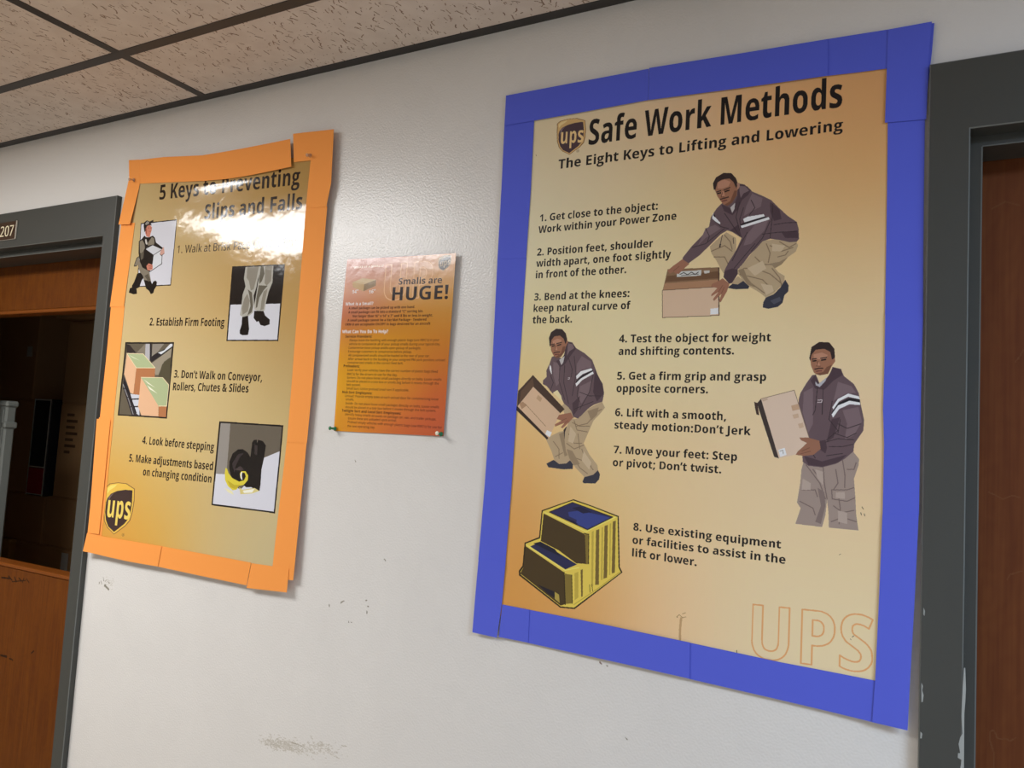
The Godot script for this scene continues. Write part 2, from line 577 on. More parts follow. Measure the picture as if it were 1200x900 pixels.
func wall_marks() -> void:
	# scuffs, nail holes and a rubbed smudge (millimetres from the panel's upper left corner)
	ln(143, 138, 124, 5.0, [79.4, 1216.9, 84.5, 1219.2, 96.7, 1225.1])
	ln(143, 138, 124, 3.0, [78.9, 1219.3, 83.9, 1215.2])
	ln(143, 138, 124, 2.0, [72.7, 1203.8, 75.1, 1207.0])
	ln(143, 138, 124, 2.0, [79.8, 1207.0, 84.1, 1204.1])
	ln(143, 138, 124, 2.0, [90.0, 1206.2, 98.2, 1210.4])
	ln(143, 138, 124, 1.5, [63.0, 1208.6, 68.0, 1216.1])
	ln(143, 138, 124, 1.5, [57.8, 1211.7, 57.5, 1216.4])
	ln(143, 138, 124, 1.2, [70.0, 1198.3, 74.2, 1201.3])
	ln(140, 134, 120, 2.6, [837.3, 1150.4, 841.5, 1147.5])
	ln(140, 134, 120, 1.6, [843.0, 1146.8, 845.8, 1145.2])
	ln(140, 134, 120, 2.0, [807.0, 1158.3, 808.2, 1162.7])
	ln(140, 134, 120, 2.4, [900.9, 1136.2, 903.1, 1136.4])
	ln(140, 134, 120, 2.6, [906.2, 1147.2, 908.7, 1147.0])
	ln(140, 134, 120, 2.0, [905.2, 1156.2, 905.9, 1161.1])
	ln(140, 134, 120, 1.6, [860.4, 1184.4, 861.6, 1186.5])
	ln(140, 134, 120, 1.2, [867.3, 1184.4, 870.3, 1184.5])
	ln(138, 116, 104, 2.4, [1406.3, 1166.7, 1409.6, 1169.7])
	ln(156, 150, 138, 2.0, [1418.1, 1170.2, 1420.5, 1171.2])
	ln(140, 134, 120, 1.6, [1457.6, 1279.8, 1460.7, 1281.9])
	ln(140, 134, 120, 1.6, [939.1, 1050.2, 943.6, 1053.0])
	ln(140, 134, 120, 1.6, [847.6, 859.7, 850.2, 863.1])
	ln(169, 162, 146, 1.4, [731.3, 1450.6, 745.2, 1450.5, 764.5, 1451.1])
	ln(180, 173, 159, 1.4, [659.6, 1471.9, 682.1, 1466.8, 699.0, 1464.0])
	ln(180, 173, 159, 1.2, [865.5, 1427.0, 878.2, 1425.1])
	ln(180, 173, 159, 1.2, [726.9, 1461.6, 737.7, 1458.8])
	speckle(201, 195, 184, 694.9, 1464.0, 22, 5, 260, 1)
	speckle(201, 195, 184, 742.3, 1456.7, 30, 6, 220, 2)
	speckle(201, 195, 184, 821.9, 1441.9, 22, 6, 120, 3)
	speckle(201, 195, 184, 96.2, 1204.9, 14, 10, 26, 4)

func speckle(r: int, g: int, bl: int, x: float, y: float, rx: float, ry: float, n: int, sd: int) -> void:
	rng.seed = sd
	for i in n:
		var a := Vector2(x + rng.randfn(0.0, rx), y + rng.randfn(0.0, ry))
		var b := a + Vector2(rng.randfn(0.0, 4.0), rng.randfn(0.0, 1.2))
		stroke(Color8(r, g, bl), 1.0, a * ppm, b * ppm)

func door_frame(t: Node3D, x0: float, x1: float, a: float, b: float, leaf_z: float) -> void:
	# steel frame round an opening a..b, its faces reaching out to x0 and x1, standing 15 mm proud of the wall
	var steel := mat("434440", 0.42, 0.5)
	steel.uv1_triplanar = true
	steel.uv1_world_triplanar = true
	steel.uv1_scale = Vector3.ONE * 2.0
	steel.heightmap_enabled = true
	steel.heightmap_texture = ImageTexture.create_from_image(noise_img(512, 512, 0.12, 33, 2))
	steel.heightmap_scale = 0.006
	var back := -WALL_T - 0.015
	var worn_highlight := mat("6d706c", 0.4, 0.5)  # edge and stop strips: paint wear with edge highlight painted in as lighter grey
	var e := 0.0016
	var outer := [[x0, 0.0], [x0, 2.235], [x1, 2.235], [x1, 0.0], [b, 0.0], [b, 2.130], [a, 2.130], [a, 0.0]]
	var inset := [[x0 + e, 0.0], [x0 + e, 2.235 - e], [x1 - e, 2.235 - e], [x1 - e, 0.0], [b + e, 0.0], [b + e, 2.130 + e], [a - e, 2.130 + e], [a - e, 0.0]]
	var at := func(q: Array, z: float) -> Vector3: return Vector3(q[0], q[1], z)
	var st := SurfaceTool.new()
	st.begin(Mesh.PRIMITIVE_TRIANGLES)
	for q in [[0, 1, 6, 7], [1, 2, 5, 6], [2, 3, 4, 5]]:
		face(st, [at.call(inset[q[0]], 0.015), at.call(inset[q[1]], 0.015), at.call(inset[q[2]], 0.015), at.call(inset[q[3]], 0.015)], Vector3.BACK)
		face(st, [at.call(outer[q[0]], back), at.call(outer[q[1]], back), at.call(outer[q[2]], back), at.call(outer[q[3]], back)], Vector3.FORWARD)
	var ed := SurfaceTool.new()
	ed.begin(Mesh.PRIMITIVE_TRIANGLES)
	for i in 8:
		var j := (i + 1) % 8
		var d := Vector3(outer[j][0] - outer[i][0], outer[j][1] - outer[i][1], 0.0)
		var n := d.cross(Vector3.FORWARD)
		face(st, [at.call(outer[i], 0.015 - e), at.call(outer[j], 0.015 - e), at.call(outer[j], back), at.call(outer[i], back)], n)
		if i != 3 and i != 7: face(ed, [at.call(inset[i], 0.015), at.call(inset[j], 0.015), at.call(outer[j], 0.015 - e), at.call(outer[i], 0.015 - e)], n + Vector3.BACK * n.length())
	st.generate_normals()
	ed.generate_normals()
	part("frame", st.commit(), steel, t)
	part("worn_highlight_edge", ed.commit(), worn_highlight, t)
	part("stop", box(Vector3(a, 0, leaf_z + 0.003), Vector3(a + 0.016, 2.114, -0.02)), steel, t)
	part("stop", box(Vector3(b - 0.016, 0, leaf_z + 0.003), Vector3(b, 2.114, -0.02)), steel, t)
	part("stop", box(Vector3(a, 2.114, leaf_z + 0.003), Vector3(b, 2.130, -0.02)), steel, t)
	part("worn_highlight_edge", box(Vector3(a + 0.0146, 0, -0.0215), Vector3(a + 0.0164, 2.1136, -0.0196)), worn_highlight, t)
	part("worn_highlight_edge", box(Vector3(a + 0.016, 2.1136, -0.0215), Vector3(b - 0.016, 2.1150, -0.0196)), worn_highlight, t)

func build_left_door() -> void:
	var t := setting("door_1", "grey steel frame with a varnished wooden door cut open in the upper half")
	door_frame(t, -2.922, -1.915, -2.873, -1.959, -0.115)
	var rail := wood(640, 256, "5f2f08", "74400a", 11, 0.5)
	var fz := -0.115
	var bz := fz - 0.044
	var l := -2.870
	var r := -1.962
	var ol_ := -2.800
	var or_ := -2.100
	var top := 1.9721
	var low := 1.1917
	img = wood_image(640, 900, Color("5f2f08"), Color("74400a"), 14, 0.3)
	ppm = 640.0 / 908.0
	ln(42, 22, 8, 5.0, [382.0, 38.0, 426.6, 34.7])
	ln(42, 22, 8, 4.0, [416.5, 28.5, 436.2, 38.5])
	ln(42, 22, 8, 4.0, [447.4, 27.0, 458.8, 40.5])
	ln(42, 22, 8, 4.0, [469.5, 26.7, 484.1, 34.7])
	ln(42, 22, 8, 3.0, [495.1, 23.3, 489.2, 39.0])
	ln(42, 22, 8, 3.0, [508.3, 24.1, 523.1, 34.5])
	ln(42, 22, 8, 3.0, [437.1, 43.4, 504.9, 29.5])
	ln(42, 22, 8, 6.0, [418.2, 277.9, 449.4, 277.3])
	ln(42, 22, 8, 4.0, [463.1, 279.7, 481.0, 281.3])
	ln(42, 22, 8, 4.0, [568.8, 243.7, 579.9, 234.6])
	var lower := printed(0.5, 0.3, null, 0.0)
	part("lower_panel", uv_box(Vector3(l, 0.01, bz), Vector3(r, low, fz), 0.002), lower, t)
	part("top_rail", uv_box(Vector3(l, top, bz), Vector3(r, 2.124, fz), 0.002), rail, t)
	var stile := wood(128, 512, "5f2f08", "74400a", 17, 0.4)
	part("stile", uv_box(Vector3(l, low, bz), Vector3(ol_, top, fz), 0.002), stile, t)
	part("stile", uv_box(Vector3(or_, low, bz), Vector3(r, top, fz), 0.002), stile, t)
	var bead := mat("7e4416", 0.4, 0.3)
	part("bead", box(Vector3(ol_, top - 0.011, bz), Vector3(or_, top, fz + 0.004), 0.002), bead, t)
	part("bead", box(Vector3(ol_, low, bz), Vector3(or_, low + 0.011, fz + 0.004), 0.002), bead, t)
	part("bead", box(Vector3(ol_, low + 0.011, bz), Vector3(ol_ + 0.011, top - 0.011, fz + 0.004), 0.002), bead, t)
	part("bead", box(Vector3(or_ - 0.011, low + 0.011, bz), Vector3(or_, top - 0.011, fz + 0.004), 0.002), bead, t)
	# room number plate on the head of the frame
	var p := thing("room_number_plate", "small brown plate with the number 207 on the grey door frame", "sign", Vector3(-2.4173, 2.1794, 0.0155))
	part("plate", box(Vector3(-0.0550, -0.0265, 0), Vector3(0.0550, 0.0265, 0.0022), 0.0004), mat("3d2616", 0.4), p)
	var silver := mat("b9b2a4", 0.3)
	part("end_strip", box(Vector3(0.0550 - 0.0008, -0.0265, 0), Vector3(0.0550 + 0.0022, 0.0265, 0.0036), 0.0004), silver, p)
	part("end_strip", box(Vector3(-0.0550 - 0.0022, -0.0265, 0), Vector3(-0.0550 + 0.0008, 0.0265, 0.0036), 0.0004), silver, p)
	part("edge", box(Vector3(-0.0550, -0.0265 - 0.001, 0), Vector3(0.0550, -0.0265, 0.0026), 0.0003), silver, p)
	var f := SystemFont.new()
	f.font_names = PackedStringArray(["Droid Sans"])
	f.font_weight = 400
	var tm := TextMesh.new()
	tm.font = f
	tm.text = "207"
	tm.font_size = 64
	tm.pixel_size = 1.0
	tm.depth = 0.0
	var bb := tm.get_aabb()
	tm.pixel_size = 0.0316 / bb.size.y
	tm.depth = 0.0006
	var c := bb.get_center() * tm.pixel_size
	part("number", tm, mat("efe2c0", 0.5), p, Vector3(0.0094 - c.x, -0.0009 - c.y, 0.0026))

func build_right_door() -> void:
	var t := setting("door_2", "dark grey steel frame with a brown stained wooden door")
	door_frame(t, -0.030, 0.993, 0.0231, 0.940, -0.090)
	img = wood_image(700, 1500, Color("66351a"), Color("784422"), 29, 0.3)
	ppm = 700.0 / 911.0
	ln(117, 72, 42, 1.1, [33.5, 789.1, 33.1, 798.8, 36.9, 810.1, 39.0, 814.4, 38.7, 843.1])
	ln(117, 72, 42, 1.1, [33.5, 787.9, 37.7, 784.7, 40.9, 790.1, 42.0, 794.7, 54.5, 793.4, 57.6, 795.2, 64.8, 789.0])
	ln(117, 72, 42, 1.1, [60.2, 293.2, 66.5, 284.4, 69.7, 276.8])
	ln(117, 72, 42, 1.1, [27.3, 471.1, 46.7, 479.9, 57.3, 474.2, 67.8, 476.0])
	ln(117, 72, 42, 1.1, [28.1, 77.4, 45.6, 68.7, 65.2, 75.9])
	ln(117, 72, 42, 1.1, [51.8, 587.0, 56.0, 579.2, 70.5, 572.8])
	part("leaf", uv_box(Vector3(0.026, 0.01, -0.134), Vector3(0.937, 2.124, -0.090), 0.002), printed(0.5, 0.3, null, 0.0), t)
	var chip := mat("a3a6a2", 0.6)
	part("paint_chip", ragged([0.0237, 1.3766, 0.0253, 1.3769, 0.0264, 1.3501, 0.0260, 1.3350, 0.0249, 1.3169, 0.0252, 1.2456, 0.0210, 1.2446, 0.0224, 1.2553, 0.0179, 1.2572, 0.0181, 1.2632, 0.0207, 1.2638, 0.0186, 1.2752, 0.0205, 1.2846, 0.0228, 1.2896, 0.0215, 1.3117, 0.0224, 1.3493], 0.0153), chip, t)
	part("paint_chip", ragged([0.0255, 1.4710, 0.0248, 1.4709, 0.0253, 1.3799, 0.0239, 1.3774, 0.0241, 1.4251], 0.0153), chip, t)
	part("paint_chip", ragged([-0.0271, 1.3474, -0.0251, 1.3432, -0.0259, 1.3369, -0.0240, 1.3311, -0.0250, 1.3217, -0.0267, 1.3214], 0.0153), chip, t)
	part("paint_chip", ragged([-0.0272, 1.2816, -0.0249, 1.2791, -0.0256, 1.2728, -0.0273, 1.2724], 0.0153), chip, t)
	part("paint_chip", ragged([-0.0261, 1.4497, -0.0241, 1.4453, -0.0246, 1.4382, -0.0261, 1.4403], 0.0153), chip, t)

func build_orange_poster() -> void:
	var t := thing("safety_poster", "glossy golden safety poster with a bright orange paper border beside the grey door", "poster", Vector3(-1.56, 1.30, 0.0), "safety posters on the wall")
	new_sheet(780.0, 1060.0, 1.9, [200, 174, 122, 195, 163, 108, 189, 153, 95, 181, 143, 81, 204, 180, 129, 200, 172, 118, 195, 161, 102, 187, 149, 86, 210, 186, 136, 208, 180, 127, 202, 169, 111, 195, 157, 95, 212, 188, 133, 212, 188, 136, 210, 184, 129, 200, 169, 113, 216, 184, 118, 216, 190, 131, 214, 190, 136, 208, 184, 129, 222, 172, 83, 218, 180, 102, 212, 186, 129, 208, 188, 140, 224, 163, 68, 222, 172, 81, 214, 186, 127, 206, 190, 145], 4)
	tx("5 Keys to Preventing", 199.2, 122.0, 677.3, 136.2, 37.56, 35, 25, 18, true)
	tx("Slips and Falls", 369.3, 186.5, 689.9, 193.0, 35.31, 35, 25, 18, true)
	tx("1. Walk at Brisk Pace Do Not Run", 281.8, 264.7, 682.8, 275.2, 19.05, 35, 25, 18, false)
	tx("2. Establish Firm Footing", 202.9, 442.9, 471.5, 450.8, 19.21, 35, 25, 18, true)
	tx("3. Don’t Walk on Conveyor,", 311.1, 572.5, 609.2, 578.4, 18.31, 35, 25, 18, true)
	tx("Rollers, Chutes & Slides", 311.6, 602.9, 569.1, 603.8, 18.36, 35, 25, 18, true)
	tx("4. Look before stepping", 219.6, 736.7, 475.2, 740.9, 18.48, 35, 25, 18, true)
	tx("5. Make adjustments based", 175.7, 782.6, 477.7, 784.5, 18.47, 35, 25, 18, true)
	tx("on changing condition", 233.9, 812.9, 476.6, 813.4, 18.27, 35, 25, 18, true)
	pg(127, 94, 59, [97.7, 851.0, 109.7, 842.1, 142.8, 836.8, 176.6, 837.1, 208.7, 847.5, 211.6, 877.3, 209.1, 905.1, 203.3, 924.9, 187.3, 940.5, 147.1, 964.6, 118.1, 951.4, 104.4, 937.0, 97.4, 914.0, 96.6, 880.0])
	pg(239, 195, 83, [100.2, 851.4, 112.1, 843.4, 143.0, 838.2, 174.6, 838.7, 206.2, 848.8, 208.8, 876.2, 206.3, 904.0, 200.5, 923.8, 185.3, 939.1, 146.8, 963.0, 119.6, 949.9, 106.3, 935.7, 99.9, 913.7, 99.1, 879.8])
	pg(246, 225, 115, [103.2, 854.0, 114.3, 846.3, 139.0, 841.6, 130.9, 849.0, 112.1, 859.0, 104.7, 868.0])
	pg(66, 47, 43, [106.6, 878.6, 117.7, 867.0, 141.3, 858.1, 172.1, 852.8, 200.5, 852.0, 203.1, 882.2, 201.1, 907.2, 194.5, 922.2, 181.2, 935.9, 146.0, 958.6, 121.0, 947.5, 109.8, 933.1, 103.2, 913.4, 103.1, 889.4])
	pg(114, 96, 94, [110.4, 874.7, 122.2, 866.6, 128.7, 864.7, 118.7, 874.0, 110.8, 888.8, 108.4, 893.2])
	tx("ups", 111.1, 924.8, 200.3, 922.4, 54.71, 246, 216, 106, true)
	tx("®", 177.4, 965.8, 187.3, 965.6, 7.32, 127, 94, 47, false)
	pg(218, 218, 226, [135.3, 178.1, 269.9, 179.7, 268.7, 343.4, 143.5, 341.9])
	ln(32, 27, 25, 2.40, [135.3, 178.1, 269.9, 179.7, 268.7, 343.4, 143.5, 341.9, 135.3, 178.1])
	pg(32, 27, 25, [138.2, 308.3, 159.8, 304.1, 171.4, 315.5, 158.7, 325.5, 151.1, 343.9, 139.4, 347.4, 123.1, 348.0, 121.8, 338.5, 128.8, 329.4])
	pg(32, 27, 25, [112.0, 355.7, 114.6, 345.0, 126.4, 342.2, 141.6, 348.8, 144.3, 360.2, 131.0, 361.3])
	pg(136, 127, 111, [141.5, 273.5, 172.5, 294.1, 183.6, 302.8, 192.8, 327.2, 198.9, 343.4, 179.8, 349.2, 167.1, 328.6, 161.3, 314.9, 147.7, 303.5, 140.1, 292.3])
	pg(32, 27, 25, [166.8, 325.9, 193.1, 329.9, 199.0, 338.1, 203.2, 331.7, 210.8, 329.4, 217.2, 333.7, 216.6, 344.2, 209.8, 351.8, 207.1, 360.9, 197.5, 363.2, 190.5, 354.9, 177.7, 348.3])
	pg(98, 90, 77, [167.3, 315.2, 180.7, 310.6, 190.8, 327.1, 185.5, 332.1])
	pg(136, 127, 111, [122.9, 285.9, 130.5, 267.4, 140.2, 263.9, 143.0, 284.4, 133.3, 287.8])
	ln(32, 27, 25, 1.80, [123.1, 287.2, 130.5, 267.4, 139.4, 263.9])
	ln(32, 27, 25, 2.00, [123.2, 288.1, 133.3, 287.8])
	pg(32, 27, 25, [132.6, 224.1, 143.9, 218.2, 153.0, 210.7, 159.7, 215.3, 171.8, 216.2, 185.3, 213.2, 194.0, 219.2, 199.6, 231.7, 229.1, 248.4, 221.6, 250.5, 192.6, 237.9, 165.4, 242.7, 192.0, 263.2, 194.2, 284.7, 185.9, 305.5, 156.3, 293.2, 143.9, 276.3, 136.0, 254.2])
	pg(136, 127, 111, [135.9, 224.9, 145.6, 221.3, 155.8, 231.2, 159.5, 243.6, 149.4, 257.8, 141.3, 254.5])
	pg(136, 127, 111, [167.2, 232.0, 181.8, 216.4, 191.0, 220.3, 194.0, 230.7, 192.4, 237.0, 180.6, 237.0, 170.8, 238.2])
	pg(207, 203, 195, [156.4, 220.5, 161.6, 220.3, 167.2, 232.0, 165.3, 235.9, 159.9, 231.5])
	pg(98, 90, 77, [143.3, 257.4, 156.4, 250.1, 157.0, 269.0, 147.6, 273.8])
	pg(207, 132, 111, [151.8, 186.3, 169.6, 183.7, 179.3, 191.3, 178.8, 199.3, 175.8, 207.1, 173.8, 216.4, 160.6, 213.2, 155.4, 204.2])
	pg(32, 27, 25, [146.5, 185.8, 146.8, 176.4, 156.7, 171.3, 168.5, 175.5, 182.1, 172.1, 182.8, 178.1, 173.2, 180.8, 177.9, 186.6, 167.6, 184.1, 158.7, 186.9, 155.4, 198.8, 151.7, 201.2])
	pg(148, 142, 133, [150.9, 179.4, 158.2, 173.3, 166.7, 176.7, 167.2, 180.8, 155.5, 183.9])
	ln(32, 27, 25, 1.20, [164.9, 191.4, 168.3, 192.2])
	ln(32, 27, 25, 1.20, [173.9, 192.2, 177.2, 193.5])
	ln(127, 66, 59, 1.20, [169.4, 201.2, 175.8, 200.9])
	pg(159, 88, 74, [154.4, 190.6, 159.6, 193.7, 161.4, 207.3, 157.1, 204.8])
	pg(210, 212, 217, [161.9, 245.9, 187.7, 237.0, 226.3, 250.8, 195.2, 263.4])
	pg(32, 27, 25, [161.9, 245.9, 195.2, 263.4, 194.2, 284.7, 185.9, 305.5, 170.5, 294.0, 163.5, 272.1])
	pg(218, 221, 226, [195.2, 263.4, 226.3, 250.8, 228.6, 288.0, 186.0, 306.1, 194.3, 286.0])
	ln(32, 27, 25, 1.80, [161.9, 245.9, 187.7, 237.0, 226.3, 250.8, 228.6, 288.0, 186.0, 306.1])
	ln(32, 27, 25, 1.60, [195.2, 263.4, 226.3, 250.8])
	pg(212, 164, 149, [218.4, 260.9, 220.2, 254.4, 230.5, 244.5, 233.9, 255.3, 235.6, 262.0, 225.7, 266.7, 219.7, 265.0])
	ln(32, 27, 25, 1.20, [218.5, 262.3, 224.6, 266.9, 234.8, 262.0])
	pg(207, 132, 111, [171.1, 290.0, 179.0, 283.8, 194.7, 288.7, 196.2, 299.4, 185.6, 302.9, 176.6, 301.0])
	ln(117, 61, 53, 1.20, [179.9, 290.5, 192.8, 292.1])
	ln(117, 61, 53, 1.20, [182.7, 296.0, 192.7, 296.9])
	pg(32, 27, 25, [479.7, 309.4, 649.7, 314.8, 649.6, 488.2, 483.6, 485.8])
	pg(220, 221, 229, [486.3, 400.4, 645.3, 403.9, 646.1, 485.4, 487.4, 483.0])
	pg(186, 184, 174, [524.5, 313.7, 614.0, 316.1, 615.3, 354.9, 606.3, 374.8, 601.1, 398.4, 598.8, 418.6, 582.4, 419.3, 566.0, 415.1, 562.2, 401.7, 562.7, 421.0, 550.4, 429.1, 530.3, 430.7, 520.8, 425.8, 522.5, 402.7, 523.3, 378.3, 530.3, 359.1, 522.4, 340.3])
	pg(32, 27, 25, [567.8, 346.4, 571.6, 334.5, 569.4, 356.2, 566.7, 387.4, 563.9, 404.2, 559.4, 382.3, 565.9, 363.2])
	pg(148, 142, 129, [530.3, 314.0, 567.6, 314.9, 563.4, 343.7, 557.5, 367.7, 548.6, 369.7, 539.7, 347.3, 531.2, 339.5])
	pg(106, 101, 88, [538.8, 366.8, 553.3, 374.8, 560.8, 406.5, 557.7, 420.9, 545.2, 427.7, 552.4, 406.2, 545.8, 381.7])
	pg(148, 142, 129, [538.4, 376.5, 548.5, 394.0, 545.6, 418.1, 529.7, 426.0, 524.9, 410.1, 529.8, 388.3])
	pg(106, 101, 88, [574.3, 315.3, 582.7, 315.8, 588.0, 333.0, 581.8, 349.5, 574.4, 356.4, 572.2, 344.2])
	pg(148, 142, 129, [587.7, 316.1, 609.8, 316.5, 610.6, 351.1, 598.1, 361.2, 590.7, 354.8, 590.0, 335.5])
	pg(106, 101, 88, [573.0, 358.8, 601.4, 361.4, 589.5, 371.6, 578.4, 387.9, 574.5, 409.4, 569.9, 411.7, 569.1, 387.5])
	pg(148, 142, 129, [589.8, 374.0, 602.1, 367.4, 597.5, 395.9, 595.0, 414.9, 585.4, 417.0, 586.0, 395.4])
	pg(32, 27, 25, [529.0, 430.9, 547.6, 428.3, 552.4, 449.6, 554.9, 459.3, 553.2, 472.7, 535.8, 473.4, 525.8, 469.6, 524.8, 462.3, 529.3, 449.1])
	pg(32, 27, 25, [566.3, 417.5, 595.6, 419.2, 601.8, 429.4, 617.6, 439.4, 618.3, 450.1, 603.1, 453.7, 589.7, 450.6, 582.6, 441.3, 577.3, 443.6, 566.5, 434.4])
	pg(32, 27, 25, [115.1, 483.7, 299.8, 486.0, 301.4, 672.1, 114.9, 670.4])
	pg(104, 95, 79, [120.4, 487.6, 295.0, 489.6, 296.7, 668.8, 119.5, 667.4])
	pg(56, 47, 45, [120.5, 488.9, 133.9, 491.4, 160.6, 510.9, 123.9, 511.9])
	pg(136, 127, 111, [192.1, 488.9, 162.4, 510.9, 188.4, 514.6, 199.9, 519.5])
	pg(186, 184, 188, [193.9, 488.9, 210.1, 489.1, 215.3, 531.4, 196.3, 519.4])
	pg(47, 42, 45, [210.8, 488.6, 217.3, 488.7, 222.2, 519.5, 245.1, 510.2, 295.4, 492.0, 295.4, 497.8, 260.2, 517.3, 223.6, 534.9, 215.6, 529.0])
	pg(146, 138, 127, [220.9, 489.2, 263.6, 489.7, 244.8, 507.9, 221.6, 520.7])
	pg(218, 221, 226, [243.5, 511.4, 265.7, 505.7, 286.4, 490.0, 295.1, 490.1, 295.8, 495.4, 256.4, 515.5])
	pg(159, 149, 131, [224.0, 537.3, 293.1, 501.2, 292.4, 522.2, 269.5, 533.8, 253.2, 566.5, 242.5, 566.6])
	pg(89, 82, 63, [253.9, 571.2, 263.5, 540.8, 282.6, 526.8, 294.1, 524.5, 298.6, 589.3, 275.3, 573.4])
	pg(56, 49, 52, [119.5, 567.6, 142.5, 596.3, 186.2, 661.9, 208.9, 668.3, 169.1, 668.4, 149.6, 639.2, 124.9, 601.4])
	pg(210, 212, 222, [154.8, 615.2, 189.6, 616.9, 198.2, 668.6, 182.6, 662.0])
	ln(64, 58, 61, 3.40, [162.4, 628.2, 191.3, 626.8])
	ln(64, 58, 61, 3.40, [169.2, 647.0, 194.4, 645.6])
	ln(64, 58, 61, 2.60, [135.2, 596.4, 146.4, 597.4])
	ln(64, 58, 61, 2.60, [145.3, 613.0, 157.9, 611.6])
	ln(32, 29, 34, 4.20, [125.9, 584.5, 153.8, 620.0, 184.4, 662.0])
	ln(159, 158, 161, 2.20, [122.6, 591.8, 147.3, 624.9, 174.1, 665.8])
	ln(32, 29, 34, 2.00, [125.1, 602.6, 136.0, 601.2])
	ln(32, 29, 34, 2.00, [141.8, 625.1, 150.6, 622.9])
	ln(32, 29, 34, 2.00, [156.7, 648.6, 165.5, 646.4])
	pg(235, 188, 149, [125.1, 512.4, 167.3, 549.3, 166.1, 615.0, 154.4, 612.8, 122.8, 565.2])
	pg(180, 192, 147, [125.1, 512.4, 188.3, 514.2, 238.5, 549.0, 167.3, 549.3])
	pg(186, 123, 81, [167.3, 549.3, 238.7, 550.2, 240.4, 571.3, 189.8, 573.0, 189.6, 616.9, 166.2, 615.5])
	pg(246, 246, 217, [131.8, 515.6, 178.0, 530.9, 151.4, 523.6])
	ln(245, 225, 183, 1.60, [125.1, 512.4, 188.3, 514.2, 238.5, 549.0, 167.3, 549.3, 125.1, 512.4])
	pg(235, 188, 149, [189.1, 573.0, 265.9, 642.8, 269.4, 668.1, 205.2, 667.2, 189.3, 645.3])
	pg(180, 192, 147, [189.1, 573.0, 270.0, 572.9, 295.3, 590.5, 295.8, 642.0, 265.9, 642.8])
	pg(186, 123, 81, [266.7, 643.2, 295.9, 642.4, 297.4, 668.8, 269.4, 668.1])
	pg(246, 246, 224, [199.6, 577.6, 247.4, 598.2, 217.4, 588.1])
	pg(246, 246, 224, [214.4, 591.6, 256.7, 612.1, 226.7, 602.1])
	ln(245, 225, 183, 1.80, [189.1, 573.0, 270.0, 572.9, 295.3, 590.5, 295.8, 642.0, 266.6, 642.7])
	pg(32, 27, 25, [483.5, 671.9, 684.5, 673.5, 682.0, 864.0, 484.2, 863.4])
	pg(110, 101, 88, [488.7, 675.6, 680.0, 676.8, 678.1, 860.8, 488.4, 859.8])
	pg(155, 149, 142, [488.7, 675.6, 520.5, 676.0, 522.9, 766.8, 524.3, 790.7, 489.5, 791.8])
	pg(222, 223, 233, [489.5, 791.8, 524.3, 790.7, 524.2, 804.1, 571.5, 821.7, 617.6, 781.8, 634.8, 746.9, 679.6, 730.2, 678.1, 860.8, 488.4, 859.8])
	pg(32, 27, 25, [530.0, 777.0, 529.0, 761.1, 536.8, 743.2, 552.4, 733.0, 567.1, 731.7, 582.7, 738.0, 593.2, 748.0, 594.5, 715.0, 599.3, 709.5, 608.3, 708.5, 609.4, 716.9, 612.0, 708.4, 626.8, 710.8, 637.2, 720.2, 634.8, 746.9, 630.2, 773.2, 631.5, 806.8, 630.2, 819.3, 615.1, 819.7, 605.3, 813.4, 589.1, 815.1, 579.3, 810.6, 554.4, 804.6, 537.9, 793.8])
	pg(60, 51, 52, [538.0, 765.8, 553.8, 743.6, 571.9, 740.0, 561.9, 748.5, 549.9, 770.4, 548.2, 786.5])
	pg(75, 64, 63, [547.2, 778.6, 564.7, 769.5, 576.7, 776.6, 566.0, 780.0])
	pg(62, 53, 52, [602.4, 719.9, 611.7, 720.7, 612.6, 742.9, 605.1, 740.7])
	pg(226, 210, 70, [518.6, 776.4, 523.7, 778.0, 529.6, 787.7, 542.2, 797.5, 565.5, 804.3, 579.8, 800.1, 584.2, 791.9, 580.7, 784.3, 573.2, 783.5, 571.1, 790.2, 575.4, 800.4, 568.1, 795.7, 565.1, 786.6, 569.8, 780.3, 582.7, 780.2, 591.5, 788.8, 591.4, 799.3, 581.0, 810.0, 565.0, 814.3, 559.7, 822.6, 547.6, 824.9, 531.5, 816.8, 521.2, 804.3, 517.5, 788.5])
	pg(201, 179, 52, [527.9, 803.8, 551.7, 812.7, 570.1, 811.3, 556.6, 821.6, 539.4, 818.9])
	pg(241, 242, 238, [568.3, 783.0, 572.9, 781.6, 571.8, 790.1, 575.3, 799.9, 570.7, 798.6, 567.4, 790.4])
	pg(239, 234, 192, [520.8, 821.6, 546.0, 826.3, 552.7, 835.1, 533.2, 830.0])
	pg(222, 208, 138, [567.1, 816.8, 578.8, 821.2, 614.5, 814.5, 629.6, 819.8, 608.8, 827.2, 572.7, 831.6])
	pg(246, 246, 233, [579.1, 823.2, 614.7, 816.3, 608.6, 825.1, 583.4, 828.1])
	ln(201, 175, 127, 0.80, [664.9, 220.1, 660.0, 251.9, 658.8, 293.7])
	ln(96, 77, 59, 0.90, [656.0, 242.5, 660.4, 242.3])
	var m := printed(0.09, 0.5, ImageTexture.create_from_image(noise_img(512, 700, 0.02, 61, 4)), 0.03)
	var op := mat("fda250", 0.75, 0.3)
	paper("sheet", t, [-1854.5, 2287.9, 0.0, -1857.5, 2003.3, 0.0, -1865.9, 1738.7, 0.0, -1873.3, 1532.2, 0.0, -1878.5, 1328.7, 0.0], [-1224.5, 2253.6, 0.0, -1231.6, 2047.9, 0.0, -1235.5, 1802.8, 0.0, -1237.5, 1581.0, 0.0, -1239.0, 1342.0, 0.0], z_orange, m, 28, 200, Rect2(-1.950, 2.330, 0.780, 1.060), 0.00025)
